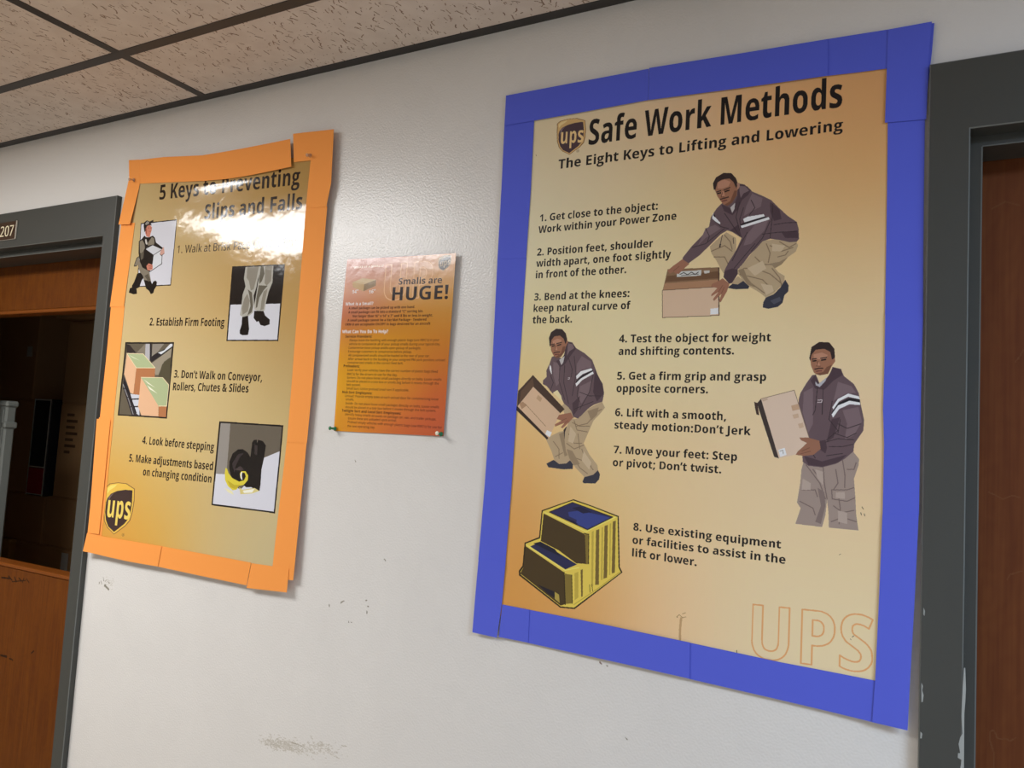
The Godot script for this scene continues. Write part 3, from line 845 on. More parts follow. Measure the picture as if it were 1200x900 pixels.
	paper("border_strip", t, [-1877.8, 2324.3, 1.4, -1872.7, 2276.3, 1.2, -1882.2, 2216.4, 3.0, -1890.5, 2153.4, 6.0], [-1840.1, 2321.9, 1.2, -1830.2, 2258.1, 1.2, -1839.7, 2206.9, 3.5, -1849.0, 2150.7, 7.0], z_orange, op, 4, 12)
	paper("border_strip", t, [-1887.2, 2156.8, 1.1, -1892.3, 2046.5, 1.1, -1898.3, 1937.8, 2.0], [-1838.1, 2156.0, 1.1, -1844.0, 2044.8, 1.1, -1850.0, 1937.2, 2.0], z_orange, op, 4, 10)
	paper("border_strip", t, [-1896.4, 1940.5, 0.8, -1895.8, 1795.2, 0.8, -1895.8, 1650.6, 0.8], [-1848.8, 1939.8, 0.8, -1850.4, 1795.8, 0.8, -1849.4, 1650.8, 0.8], z_orange, op, 4, 10)
	paper("border_strip", t, [-1898.8, 1652.3, 0.8, -1900.3, 1504.5, 0.8, -1897.6, 1356.7, 0.8], [-1848.7, 1654.3, 0.8, -1849.1, 1508.0, 0.8, -1848.9, 1357.1, 0.8], z_orange, op, 4, 10)
	paper("border_strip", t, [-1904.5, 1648.0, 1.5, -1900.2, 1504.5, 2.0, -1895.1, 1359.5, 2.0], [-1857.1, 1647.4, 2.5, -1857.0, 1507.5, 3.0, -1855.9, 1360.8, 3.0], z_orange, op, 4, 10)
	paper("border_strip", t, [-1896.6, 1359.7, 3.0, -1829.2, 1356.4, 3.0, -1742.6, 1357.1, 3.0, -1618.2, 1357.6, 3.0], [-1903.4, 1313.8, 3.0, -1820.3, 1309.7, 3.0, -1727.2, 1308.2, 3.0, -1624.5, 1309.3, 3.0], z_orange, op, 4, 10)
	paper("border_strip", t, [-1619.2, 1357.0, 1.7, -1472.0, 1355.9, 1.7, -1325.4, 1354.3, 1.7], [-1626.2, 1308.9, 1.7, -1476.8, 1306.2, 1.7, -1333.7, 1304.4, 1.7], z_orange, op, 4, 10)
	paper("border_strip", t, [-1324.9, 1353.1, 1.0, -1269.4, 1354.5, 1.4, -1211.8, 1354.7, 2.0], [-1332.7, 1299.1, 2.0, -1272.4, 1302.7, 2.6, -1211.8, 1306.4, 3.0], z_orange, op, 4, 10)
	paper("border_strip", t, [-1251.0, 1622.0, 1.1, -1256.3, 1488.3, 1.1, -1261.0, 1357.3, 1.1, -1261.6, 1328.5, 1.1], [-1193.6, 1622.0, 1.1, -1195.4, 1479.2, 1.1, -1197.0, 1368.8, 1.1, -1198.2, 1333.3, 1.1], z_orange, op, 4, 10)
	paper("border_strip", t, [-1249.1, 1907.5, 1.9, -1248.6, 1765.3, 1.9, -1250.1, 1620.3, 1.9], [-1188.1, 1903.1, 1.9, -1188.0, 1765.7, 1.9, -1191.8, 1621.3, 1.9], z_orange, op, 4, 10)
	paper("border_strip", t, [-1247.3, 2138.3, 1.1, -1249.1, 2029.9, 1.1, -1249.8, 1906.7, 1.1], [-1184.6, 2134.9, 1.1, -1187.3, 2025.6, 1.1, -1189.7, 1902.2, 1.1], z_orange, op, 4, 10)
	paper("border_strip", t, [-1249.4, 2309.6, 2.1, -1241.9, 2243.5, 2.1, -1246.7, 2136.4, 2.1], [-1179.5, 2305.0, 2.1, -1176.6, 2184.5, 2.1, -1186.3, 2133.5, 2.1], z_orange, op, 4, 10)
	paper("border_strip", t, [-1301.8, 2312.9, 2.1, -1274.0, 2311.3, 2.1, -1249.2, 2309.8, 2.1], [-1292.6, 2246.3, 2.1, -1267.6, 2245.0, 2.1, -1241.6, 2243.5, 2.1], z_orange, op, 4, 10)
	paper("border_strip", t, [-1840.3, 2321.3, 1.0, -1741.8, 2315.8, 1.5, -1597.9, 2301.3, 2.0], [-1830.4, 2257.7, 1.0, -1709.3, 2247.4, 1.6, -1591.7, 2237.2, 2.4], z_orange, op, 4, 10)
	paper("border_strip", t, [-1598.6, 2301.2, 2.4, -1522.7, 2299.7, 2.8, -1442.9, 2299.8, 3.4, -1306.6, 2300.6, 5.0], [-1592.1, 2236.6, 3.0, -1507.2, 2231.8, 3.4, -1435.8, 2231.2, 4.0, -1295.5, 2234.9, 6.0], z_orange, op, 4, 10)

func build_blue_poster() -> void:
	var t := thing("safety_poster", "large tan lifting-methods poster with a blue paper border beside the dark frame", "poster", Vector3(-0.40, 1.28, 0.0), "safety posters on the wall")
	new_sheet(680.0, 985.0, 2.05, [237, 219, 180, 239, 214, 173, 240, 203, 158, 239, 187, 132, 232, 174, 114, 237, 224, 187, 239, 220, 178, 240, 214, 163, 240, 200, 143, 234, 185, 124, 240, 228, 184, 244, 229, 182, 245, 224, 174, 245, 217, 164, 241, 207, 153, 240, 218, 160, 246, 228, 178, 246, 228, 180, 246, 225, 178, 246, 220, 173, 240, 198, 132, 244, 217, 163, 246, 219, 169, 246, 219, 174, 246, 214, 168, 232, 175, 101, 239, 200, 133, 246, 214, 162, 246, 220, 173, 246, 220, 173, 228, 164, 85, 234, 181, 113, 246, 208, 157, 246, 222, 177, 246, 225, 180], 5)
	tx("Safe Work Methods", 163.5, 103.9, 589.6, 99.6, 46.68, 29, 25, 26, true)
	tx("The Eight Keys to Lifting and Lowering", 105.4, 141.4, 591.6, 138.1, 17.53, 29, 25, 26, true)
	tx("1. Get close to the object:", 73.1, 237.7, 299.0, 236.0, 13.44, 29, 25, 26, true)
	tx("Work within your Power Zone", 71.4, 259.5, 332.5, 256.4, 13.32, 29, 25, 26, true)
	tx("2. Position feet, shoulder", 71.4, 301.9, 293.4, 300.9, 13.34, 29, 25, 26, true)
	tx("width apart, one foot slightly", 70.8, 323.0, 326.0, 321.9, 13.22, 29, 25, 26, true)
	tx("in front of the other.", 71.2, 344.2, 247.2, 344.0, 13.38, 29, 25, 26, true)
	tx("3. Bend at the knees:", 70.3, 385.7, 255.0, 386.2, 13.29, 29, 25, 26, true)
	tx("keep natural curve of", 70.1, 406.7, 258.0, 407.4, 13.25, 29, 25, 26, true)
	tx("the back.", 69.5, 428.2, 148.7, 428.4, 13.47, 29, 25, 26, true)
	tx("4. Test the object for weight", 240.0, 465.5, 494.0, 466.8, 13.23, 29, 25, 26, true)
	tx("and shifting contents.", 240.2, 487.4, 437.3, 487.3, 13.34, 29, 25, 26, true)
	tx("5. Get a firm grip and grasp", 239.6, 529.9, 488.6, 529.5, 13.14, 29, 25, 26, true)
	tx("opposite corners.", 239.5, 551.5, 397.7, 550.9, 13.33, 29, 25, 26, true)
	tx("6. Lift with a smooth,", 239.1, 592.8, 428.6, 593.9, 13.18, 29, 25, 26, true)
	tx("steady motion:Don’t Jerk", 239.0, 614.3, 467.9, 615.9, 13.04, 29, 25, 26, true)
	tx("7. Move your feet: Step", 239.6, 656.7, 448.1, 657.4, 13.01, 29, 25, 26, true)
	tx("or pivot; Don’t twist.", 239.1, 678.6, 424.0, 678.8, 13.04, 29, 25, 26, true)
	tx("8. Use existing equipment", 281.1, 783.3, 518.9, 786.7, 12.51, 29, 25, 26, true)
	tx("or facilities to assist in the", 280.6, 805.1, 526.2, 809.0, 12.46, 29, 25, 26, true)
	tx("lift or lower.", 281.2, 826.2, 390.2, 829.1, 12.77, 29, 25, 26, true)
	pg(147, 107, 66, [97.7, 54.1, 103.9, 49.7, 120.6, 48.1, 137.8, 49.5, 154.5, 56.3, 157.0, 72.5, 156.7, 87.4, 154.4, 97.9, 146.6, 105.7, 126.7, 117.0, 111.7, 108.7, 104.0, 100.5, 99.6, 87.8, 98.1, 69.6])
	pg(226, 186, 123, [99.1, 54.4, 105.2, 50.5, 120.8, 48.9, 136.8, 50.3, 153.3, 56.9, 155.6, 71.8, 155.2, 86.7, 152.9, 97.2, 145.5, 104.8, 126.5, 116.1, 112.4, 108.0, 105.0, 99.8, 100.9, 87.8, 99.5, 69.6])
	pg(246, 220, 158, [100.8, 55.9, 106.4, 52.2, 118.8, 50.5, 115.1, 54.2, 105.8, 58.9, 102.1, 63.5])
	pg(82, 62, 69, [103.5, 69.2, 109.0, 63.4, 120.7, 59.5, 136.1, 57.8, 150.5, 58.4, 152.9, 74.8, 152.7, 88.3, 149.8, 96.1, 143.4, 103.0, 126.1, 113.8, 113.1, 106.7, 106.8, 98.6, 102.8, 87.8, 101.9, 74.9])
	pg(137, 117, 125, [105.4, 67.2, 111.2, 63.4, 114.5, 62.6, 109.7, 67.2, 106.1, 74.8, 104.9, 77.1])
	tx("ups", 107.3, 94.2, 152.7, 96.5, 29.17, 246, 211, 148, true)
	tx("®", 140.0, 114.8, 145.7, 114.6, 5.17, 135, 113, 91, false)
	ol("UPS", 480.4, 955.4, 649.3, 948.0, 79.07, 239, 176, 114, true)
	pg(61, 62, 74, [422.9, 377.7, 433.3, 369.7, 448.2, 365.2, 458.2, 375.6, 456.3, 381.1, 433.7, 380.7])
	pg(196, 172, 137, [391.3, 307.2, 405.9, 293.9, 417.9, 285.3, 433.7, 296.0, 434.8, 311.8, 431.7, 327.4, 423.2, 345.7, 416.8, 355.4, 410.3, 344.9, 403.5, 331.9, 394.9, 319.2])
	pg(196, 172, 137, [446.7, 339.3, 467.4, 314.1, 476.0, 303.6, 502.3, 302.8, 527.7, 308.7, 530.5, 315.6, 527.3, 325.1, 516.2, 332.8, 503.4, 339.7, 492.5, 343.6, 501.6, 356.3, 511.6, 363.0, 512.0, 375.1, 504.7, 380.9, 496.3, 390.2, 484.3, 396.4, 475.2, 388.7, 457.6, 377.1, 446.8, 366.4, 438.2, 354.4, 440.0, 346.7])
	pg(196, 172, 137, [427.2, 371.0, 439.0, 359.1, 448.3, 367.4, 439.5, 373.2])
	ln(145, 123, 96, 1.60, [394.2, 315.4, 415.7, 307.3, 428.3, 317.7])
	ln(145, 123, 96, 1.60, [399.2, 325.3, 416.4, 326.4, 423.0, 339.4])
	ln(145, 123, 96, 1.60, [415.0, 289.8, 424.7, 301.7, 428.2, 314.5])
	ln(145, 123, 96, 1.60, [447.6, 347.1, 465.6, 348.1, 489.5, 358.7, 507.4, 374.9])
	ln(145, 123, 96, 1.60, [454.0, 359.9, 478.0, 367.3, 496.2, 386.6])
	ln(145, 123, 96, 1.60, [482.0, 309.0, 488.4, 324.9, 486.0, 340.1])
	ln(145, 123, 96, 1.60, [488.0, 312.5, 505.8, 323.0, 522.9, 318.1])
	ln(145, 123, 96, 1.60, [465.0, 329.5, 477.2, 342.6, 493.4, 343.6])
	ln(145, 123, 96, 1.60, [502.4, 307.4, 517.1, 317.7, 527.0, 312.3])
	ln(145, 123, 96, 1.60, [492.1, 349.7, 504.2, 365.6, 507.5, 377.9])
	ln(145, 123, 96, 1.60, [441.9, 356.1, 460.5, 372.6, 481.7, 389.0])
	ln(145, 123, 96, 1.60, [500.3, 331.8, 511.8, 329.5, 515.9, 323.7])
	pg(215, 193, 159, [453.6, 347.4, 477.0, 336.5, 483.3, 349.2, 466.0, 360.5])
	pg(215, 193, 159, [490.9, 309.7, 511.3, 314.2, 505.8, 323.0, 491.2, 322.0])
	pg(157, 135, 106, [438.6, 349.7, 447.6, 347.1, 454.2, 363.0, 466.6, 379.1, 454.5, 373.9])
	pg(162, 140, 111, [489.0, 341.8, 503.4, 339.7, 516.2, 332.8, 506.4, 344.4, 496.5, 349.9])
	pg(215, 193, 159, [475.3, 373.3, 493.0, 377.3, 496.2, 386.6, 484.7, 392.2])
	pg(61, 62, 74, [512.9, 369.1, 518.4, 378.5, 517.8, 388.1, 512.3, 393.9, 509.8, 405.9, 502.8, 412.0, 488.4, 414.6, 479.8, 412.2, 480.4, 404.2, 484.3, 396.4, 496.3, 391.4, 506.1, 380.9])
	pg(87, 89, 101, [490.9, 401.6, 505.2, 396.1, 508.2, 402.2, 496.9, 407.9])
	pg(109, 89, 94, [436.0, 206.0, 449.0, 211.6, 456.9, 220.9, 473.6, 229.9, 487.2, 238.1, 500.8, 253.4, 514.2, 267.0, 527.4, 277.4, 530.5, 288.3, 531.6, 305.1, 528.3, 309.4, 516.9, 309.1, 502.3, 304.4, 487.7, 301.4, 476.0, 304.8, 467.4, 314.8, 455.9, 326.4, 447.3, 338.3, 438.6, 348.1, 438.8, 356.0, 430.2, 369.9, 425.7, 371.6, 415.7, 359.8, 417.2, 348.5, 422.9, 336.2, 430.4, 324.1, 436.7, 312.0, 442.8, 296.7, 427.2, 285.4, 419.1, 282.2, 408.7, 287.8, 393.7, 302.6, 375.4, 320.5, 358.3, 332.3, 355.2, 335.7, 348.5, 330.4, 346.0, 323.8, 349.7, 318.8, 362.0, 303.5, 377.3, 288.5, 388.8, 273.4, 391.3, 257.5, 400.3, 243.9, 408.4, 236.0, 419.1, 231.3, 431.1, 223.0, 433.1, 209.8])
	pg(131, 110, 114, [457.0, 224.1, 473.7, 233.7, 471.2, 247.5, 456.5, 253.9, 444.6, 260.7, 448.6, 243.7])
	pg(131, 110, 114, [463.2, 276.4, 483.8, 270.4, 478.4, 287.0, 458.2, 307.3, 446.3, 309.5, 451.7, 291.1])
	pg(131, 110, 114, [383.2, 276.1, 398.8, 271.0, 408.4, 278.2, 383.8, 292.2, 371.6, 304.2])
	pg(82, 64, 71, [485.8, 241.1, 500.8, 255.0, 504.2, 270.7, 492.6, 272.8, 486.3, 256.7])
	pg(82, 64, 71, [504.9, 292.3, 529.2, 291.2, 531.0, 303.5, 510.9, 302.0])
	pg(82, 64, 71, [417.2, 350.1, 429.4, 346.0, 438.6, 349.1, 438.2, 355.9, 430.2, 369.3, 425.7, 370.9, 416.4, 359.8])
	pg(82, 64, 71, [424.0, 282.6, 436.0, 274.1, 443.4, 296.1, 436.5, 289.9])
	pg(82, 64, 71, [433.6, 204.8, 444.3, 207.9, 455.3, 218.6, 451.0, 225.7, 441.3, 233.5, 435.1, 248.8, 426.8, 257.5, 412.9, 249.2, 407.8, 237.2, 422.1, 245.0, 430.1, 237.2, 433.7, 226.4])
	pg(131, 110, 114, [436.8, 209.3, 446.0, 211.2, 452.3, 218.9, 443.3, 222.7, 439.0, 230.1, 436.4, 217.2])
	ln(65, 52, 56, 1.20, [437.7, 236.3, 432.5, 261.2, 439.3, 283.9])
	ln(65, 52, 56, 1.20, [444.1, 246.5, 438.7, 264.9, 440.8, 280.8])
	ln(65, 52, 56, 1.20, [413.7, 253.1, 426.8, 273.3, 439.7, 293.3])
	ln(65, 52, 56, 1.20, [490.3, 244.7, 489.6, 269.4, 487.6, 300.2])
	ln(65, 52, 56, 1.20, [486.8, 272.3, 475.8, 299.3, 458.7, 319.8])
	ln(65, 52, 56, 1.20, [492.8, 279.0, 510.2, 277.4, 527.4, 278.3])
	ln(65, 52, 56, 1.20, [475.6, 293.0, 499.1, 291.8, 527.8, 292.6])
	ln(65, 52, 56, 1.20, [362.1, 306.7, 384.2, 301.9, 414.6, 278.7])
	ln(65, 52, 56, 1.20, [383.2, 276.1, 390.0, 289.5, 387.2, 298.9])
	ln(65, 52, 56, 1.20, [395.2, 261.1, 408.3, 275.0, 420.8, 279.2])
	ln(65, 52, 56, 1.20, [451.6, 288.0, 440.2, 309.1, 428.9, 333.5])
	ln(65, 52, 56, 1.20, [464.2, 307.7, 446.9, 328.3, 432.4, 346.2])
	ln(65, 52, 56, 1.20, [455.8, 235.0, 462.3, 248.2, 453.7, 259.9])
	pg(246, 246, 246, [443.9, 265.3, 450.7, 262.2, 476.4, 260.1, 478.3, 264.0, 446.5, 271.2])
	pg(44, 37, 41, [441.4, 273.3, 446.5, 271.2, 478.3, 264.0, 481.3, 266.2, 484.2, 265.8, 440.3, 276.7])
	pg(246, 246, 246, [440.3, 276.4, 484.2, 265.5, 486.1, 269.7, 442.3, 280.3])
	pg(246, 246, 246, [394.9, 250.8, 397.9, 257.5, 407.4, 268.5, 406.9, 271.0, 398.5, 265.2, 393.3, 259.6])
	pg(44, 37, 41, [396.1, 251.5, 398.8, 256.6, 397.6, 258.1, 395.0, 254.6])
	pg(169, 118, 91, [394.5, 198.2, 398.9, 190.6, 411.3, 186.3, 423.8, 189.0, 430.8, 197.5, 433.6, 204.8, 436.6, 205.1, 436.3, 212.7, 433.3, 215.6, 432.4, 225.0, 425.4, 236.4, 417.9, 241.4, 411.6, 238.2, 406.7, 232.0, 400.7, 223.1, 398.0, 216.3, 395.2, 209.6])
	pg(205, 198, 194, [422.6, 244.4, 430.4, 236.9, 429.5, 247.6, 426.1, 253.6])
	pg(128, 86, 66, [428.4, 216.3, 432.7, 216.8, 431.8, 225.6, 425.4, 236.4, 417.9, 241.4, 412.5, 238.7, 422.2, 233.2])
	pg(198, 145, 117, [401.1, 198.6, 411.6, 195.9, 421.7, 200.9, 418.3, 208.2, 407.5, 210.9, 400.2, 209.5])
	pg(198, 145, 117, [406.1, 217.2, 411.0, 214.5, 413.2, 223.7, 408.0, 224.4])
	pg(56, 42, 41, [394.3, 211.1, 392.7, 200.3, 397.3, 190.5, 409.6, 184.5, 422.4, 186.3, 430.2, 195.8, 433.6, 204.8, 431.4, 212.8, 426.1, 201.4, 419.7, 194.9, 407.2, 195.5, 399.9, 199.8, 397.2, 211.7])
	pg(184, 140, 119, [432.3, 203.4, 436.6, 204.5, 436.3, 212.1, 432.7, 215.5])
	ln(56, 42, 41, 1.80, [399.2, 215.8, 406.0, 214.0])
	ln(56, 42, 41, 1.80, [411.0, 213.9, 420.8, 210.4])
	ln(39, 30, 29, 2.40, [400.6, 218.5, 406.2, 217.8])
	ln(39, 30, 29, 2.40, [413.0, 216.6, 419.7, 214.8])
	ln(128, 86, 66, 1.60, [408.7, 217.5, 407.1, 225.0, 412.1, 225.5])
	ln(75, 49, 44, 2.20, [405.9, 228.7, 412.8, 227.5, 418.9, 226.2])
	ln(114, 62, 56, 2.00, [409.2, 232.2, 416.6, 231.1])
	ln(51, 42, 44, 1.00, [411.3, 289.5, 408.0, 308.4])
	ln(51, 42, 44, 1.00, [429.1, 295.7, 430.3, 305.2])
	ln(51, 42, 44, 2.20, [408.7, 304.3, 408.0, 309.0])
	pg(147, 115, 86, [321.2, 341.5, 407.7, 342.9, 409.8, 375.2, 314.2, 377.3])
	pg(121, 89, 64, [321.0, 352.9, 408.6, 349.6, 409.0, 361.3, 318.2, 363.2])
	pg(184, 140, 106, [317.0, 365.7, 409.1, 363.2, 409.5, 375.2, 314.8, 377.0])
	pg(229, 198, 167, [314.2, 377.3, 409.8, 375.2, 411.6, 423.0, 316.2, 424.2])
	pg(87, 64, 54, [406.5, 343.5, 408.7, 343.6, 411.6, 422.4, 410.1, 422.3])
	ln(111, 86, 69, 1.00, [314.2, 377.3, 409.8, 375.2])
	ln(111, 86, 69, 1.00, [313.5, 377.3, 315.9, 424.2, 411.3, 423.0])
	pg(217, 218, 212, [337.8, 346.6, 379.0, 346.0, 378.7, 355.3, 337.6, 355.7])
	ln(87, 84, 79, 1.40, [342.9, 351.5, 349.3, 348.6, 355.9, 352.8, 362.2, 348.6, 368.7, 352.8, 374.0, 349.3])
	ln(87, 84, 79, 1.00, [345.3, 353.5, 374.1, 352.5])
	pg(217, 213, 204, [382.8, 347.2, 392.9, 347.1, 392.4, 351.6, 384.3, 352.4])
	pg(246, 246, 246, [396.3, 411.5, 409.0, 410.4, 410.0, 420.5, 396.7, 421.3])
	pg(169, 118, 94, [346.1, 325.7, 358.4, 334.2, 351.2, 340.3, 340.6, 350.7, 334.7, 349.1, 331.9, 346.3, 325.5, 349.2, 321.3, 343.8, 330.2, 336.5])
	pg(169, 118, 94, [414.6, 361.6, 426.0, 371.6, 422.2, 383.9, 413.0, 401.1, 409.9, 400.4, 413.7, 387.3, 402.1, 398.8, 399.8, 396.2, 408.6, 384.0, 397.1, 391.1, 397.0, 387.9, 406.5, 377.6, 395.8, 374.6, 397.5, 370.2, 408.6, 365.7])
	ln(128, 86, 66, 1.00, [413.7, 386.7, 417.6, 376.8])
	ln(128, 86, 66, 1.00, [408.6, 384.0, 415.0, 373.6])
	ln(128, 86, 66, 1.00, [331.2, 345.3, 340.7, 337.7])
	pg(61, 62, 74, [112.5, 682.3, 125.7, 675.1, 148.3, 679.5, 158.8, 670.5, 164.8, 679.4, 164.2, 688.5, 145.2, 690.4, 116.6, 688.5])
	pg(61, 62, 74, [184.2, 709.2, 187.4, 701.1, 203.6, 695.7, 211.6, 686.4, 216.3, 694.5, 215.0, 703.1, 208.3, 710.7, 186.5, 711.7])
	pg(196, 172, 137, [108.4, 637.8, 134.1, 624.8, 143.7, 622.7, 146.9, 641.0, 151.5, 657.6, 159.7, 672.1, 152.0, 679.6, 137.3, 681.5, 128.0, 675.7, 121.0, 659.2])
	pg(162, 140, 111, [134.3, 628.1, 143.7, 624.4, 147.4, 644.4, 154.8, 664.1, 147.6, 667.8, 141.0, 648.0])
	pg(58, 49, 49, [142.8, 621.0, 148.4, 614.1, 147.8, 630.9, 151.5, 657.6, 147.1, 644.4])
	pg(196, 172, 137, [142.5, 573.8, 157.4, 576.8, 162.4, 600.1, 143.6, 594.0, 137.1, 577.3])
	pg(196, 172, 137, [155.1, 601.1, 169.7, 599.9, 190.4, 580.6, 213.7, 568.7, 219.6, 579.1, 212.3, 588.6, 199.4, 602.2, 192.4, 619.0, 182.8, 642.6, 194.7, 661.8, 210.5, 678.9, 212.4, 687.6, 203.6, 696.0, 187.8, 701.1, 170.7, 687.0, 157.1, 672.3, 149.3, 657.7, 146.1, 641.1, 146.0, 624.3, 149.1, 614.1])
	ln(145, 123, 96, 1.40, [159.1, 607.0, 174.0, 613.1, 192.1, 612.4])
	ln(145, 123, 96, 1.40, [162.5, 603.5, 168.9, 620.0, 189.0, 622.5])
	ln(145, 123, 96, 1.40, [152.8, 627.3, 164.7, 643.5, 179.2, 642.8])
	ln(145, 123, 96, 1.40, [150.0, 644.2, 165.2, 653.5, 183.0, 645.9])
	ln(145, 123, 96, 1.40, [162.3, 667.0, 180.8, 672.5, 199.3, 681.3])
	ln(145, 123, 96, 1.40, [179.8, 652.7, 188.0, 672.1, 203.2, 687.6])
	ln(145, 123, 96, 1.40, [191.0, 592.5, 201.6, 588.9, 213.7, 581.9])
	ln(145, 123, 96, 1.40, [158.3, 660.5, 177.9, 685.9, 192.8, 694.8])
	ln(145, 123, 96, 1.40, [123.8, 642.1, 135.8, 655.0, 136.7, 671.8])
	ln(145, 123, 96, 1.40, [129.1, 668.9, 143.6, 661.3])
	ln(145, 123, 96, 1.40, [166.7, 613.4, 188.2, 607.6, 195.0, 599.0])
	ln(145, 123, 96, 1.40, [171.1, 626.5, 176.1, 652.9])
	pg(215, 193, 159, [155.7, 613.8, 167.5, 626.7, 162.9, 643.6, 152.8, 640.7])
	pg(215, 193, 159, [183.5, 655.8, 198.9, 674.7, 196.0, 688.0, 180.8, 672.5])
	pg(162, 140, 111, [187.1, 586.0, 208.2, 578.8, 205.3, 592.1, 195.1, 602.3])
	pg(162, 140, 111, [150.6, 654.3, 161.8, 657.0, 177.6, 679.3, 166.8, 681.7, 157.0, 670.6])
	pg(109, 89, 94, [140.9, 462.1, 151.4, 464.3, 159.4, 474.6, 176.3, 483.9, 191.4, 495.7, 196.7, 507.4, 204.8, 525.8, 213.2, 537.3, 216.9, 553.8, 214.5, 568.7, 199.1, 574.4, 190.4, 579.9, 178.3, 591.6, 169.7, 599.9, 160.4, 596.9, 156.1, 586.9, 150.2, 580.3, 141.0, 573.8, 136.8, 566.5, 127.2, 555.8, 117.1, 556.0, 104.9, 543.1, 97.1, 539.8, 97.1, 532.9, 104.0, 526.6, 102.9, 514.6, 108.4, 503.2, 112.3, 490.4, 119.0, 488.0, 134.4, 493.9, 137.5, 482.0])
	pg(246, 230, 179, [118.1, 554.6, 126.9, 550.0, 135.0, 560.4, 137.4, 569.8])
	pg(131, 110, 114, [171.1, 488.9, 189.8, 499.1, 190.3, 509.1, 172.4, 513.2, 161.8, 521.1, 162.7, 502.5])
	pg(131, 110, 114, [170.3, 542.9, 191.5, 532.6, 189.0, 552.6, 175.5, 573.0, 167.9, 566.4])
	pg(131, 110, 114, [115.8, 499.0, 127.3, 502.5, 131.1, 536.6, 123.9, 543.6, 117.1, 523.1])
	pg(82, 64, 71, [136.4, 463.1, 151.4, 465.0, 159.4, 475.3, 149.0, 488.9, 138.7, 504.2, 129.6, 509.3, 121.4, 497.3, 131.4, 493.9, 137.6, 485.4])
	pg(131, 110, 114, [143.3, 465.6, 152.3, 467.7, 155.7, 474.6, 146.7, 480.3, 142.3, 488.8])
	pg(82, 64, 71, [197.7, 512.5, 213.3, 538.9, 215.9, 555.5, 204.2, 568.9, 196.2, 552.5])
	pg(82, 64, 71, [157.3, 573.4, 171.2, 559.7, 168.8, 583.2, 160.3, 595.2])
	ln(65, 52, 56, 1.10, [129.6, 509.3, 129.0, 533.2, 142.1, 567.0])
	ln(65, 52, 56, 1.10, [138.8, 505.9, 138.6, 536.5, 149.9, 573.6])
	ln(65, 52, 56, 1.10, [156.4, 488.9, 161.7, 519.4, 156.5, 560.0])
	ln(65, 52, 56, 1.10, [194.6, 522.5, 189.0, 552.6, 172.4, 583.1])
	ln(65, 52, 56, 1.10, [170.8, 553.0, 189.3, 559.3, 210.8, 558.9])
	ln(65, 52, 56, 1.10, [161.5, 583.4, 179.3, 576.2, 197.0, 569.1])
	ln(65, 52, 56, 1.10, [111.4, 523.1, 117.9, 536.8, 113.0, 550.6])
	ln(65, 52, 56, 1.10, [168.1, 536.2, 165.7, 559.8, 171.7, 569.7])
	ln(65, 52, 56, 1.10, [145.5, 492.2, 154.0, 512.6, 152.9, 526.2])
	pg(246, 246, 246, [162.0, 524.4, 170.7, 515.9, 190.4, 510.5, 193.1, 513.8, 174.6, 521.0, 163.4, 530.2])
	pg(39, 35, 39, [162.5, 533.6, 172.9, 523.3, 193.5, 513.8, 194.3, 516.5, 174.9, 526.0, 162.7, 537.6])
	pg(246, 246, 246, [161.6, 537.9, 171.4, 528.7, 193.6, 516.2, 195.6, 520.2, 175.2, 531.1, 163.4, 543.0])
	pg(246, 246, 246, [109.2, 504.2, 112.1, 508.0, 114.4, 522.4, 111.5, 518.3, 108.5, 511.5])
	ln(220, 211, 211, 0.90, [146.7, 528.0, 149.6, 527.3, 149.0, 530.3, 146.0, 530.0])
	pg(169, 118, 91, [107.5, 459.3, 115.0, 451.4, 128.3, 451.0, 136.2, 458.7, 140.6, 457.3, 143.2, 464.2, 139.2, 471.7, 136.7, 482.0, 130.4, 490.5, 122.2, 492.5, 115.1, 487.3, 110.1, 478.3])
	pg(205, 201, 199, [127.7, 495.6, 137.8, 488.8, 135.5, 500.8, 132.0, 505.2])
	pg(128, 86, 66, [133.2, 471.7, 138.4, 471.0, 136.7, 482.0, 130.4, 490.5, 122.2, 492.5, 119.1, 490.8, 130.1, 483.6])
	pg(198, 145, 117, [112.1, 461.1, 121.8, 457.1, 130.6, 459.6, 127.2, 465.4, 114.1, 468.0])
	pg(198, 145, 117, [116.7, 474.9, 121.1, 471.5, 123.8, 480.2, 118.6, 481.2])
	pg(56, 42, 41, [107.0, 470.7, 104.6, 455.8, 108.2, 445.4, 118.1, 439.0, 129.9, 440.0, 137.8, 447.7, 141.0, 458.0, 138.6, 467.6, 133.9, 457.2, 126.4, 451.6, 115.5, 452.8, 109.8, 459.7, 108.9, 471.4])
	ln(56, 42, 41, 1.60, [110.2, 468.0, 116.3, 466.7])
	ln(56, 42, 41, 1.60, [120.8, 466.0, 130.5, 464.1])
	ln(37, 27, 26, 2.00, [111.9, 470.8, 116.4, 469.8])
	ln(37, 27, 26, 2.00, [122.5, 469.5, 129.2, 467.8])
	ln(128, 86, 66, 1.40, [118.8, 470.8, 117.7, 479.1, 123.0, 479.1])
	ln(73, 47, 41, 2.00, [115.7, 483.2, 121.7, 481.9, 127.7, 481.2])
	ln(114, 62, 56, 1.60, [118.1, 486.3, 125.6, 485.3])
	pg(78, 59, 49, [47.1, 553.4, 76.0, 523.4, 143.0, 583.9, 134.5, 591.6, 77.7, 544.9, 46.9, 582.5])
	pg(104, 79, 61, [53.0, 553.3, 75.9, 528.6, 79.1, 542.5, 50.5, 576.1])
	pg(227, 193, 159, [78.0, 544.9, 134.4, 590.9, 114.1, 638.5, 46.9, 581.8])
	pg(56, 42, 39, [46.0, 580.4, 114.0, 636.5, 110.8, 639.4, 44.9, 588.1])
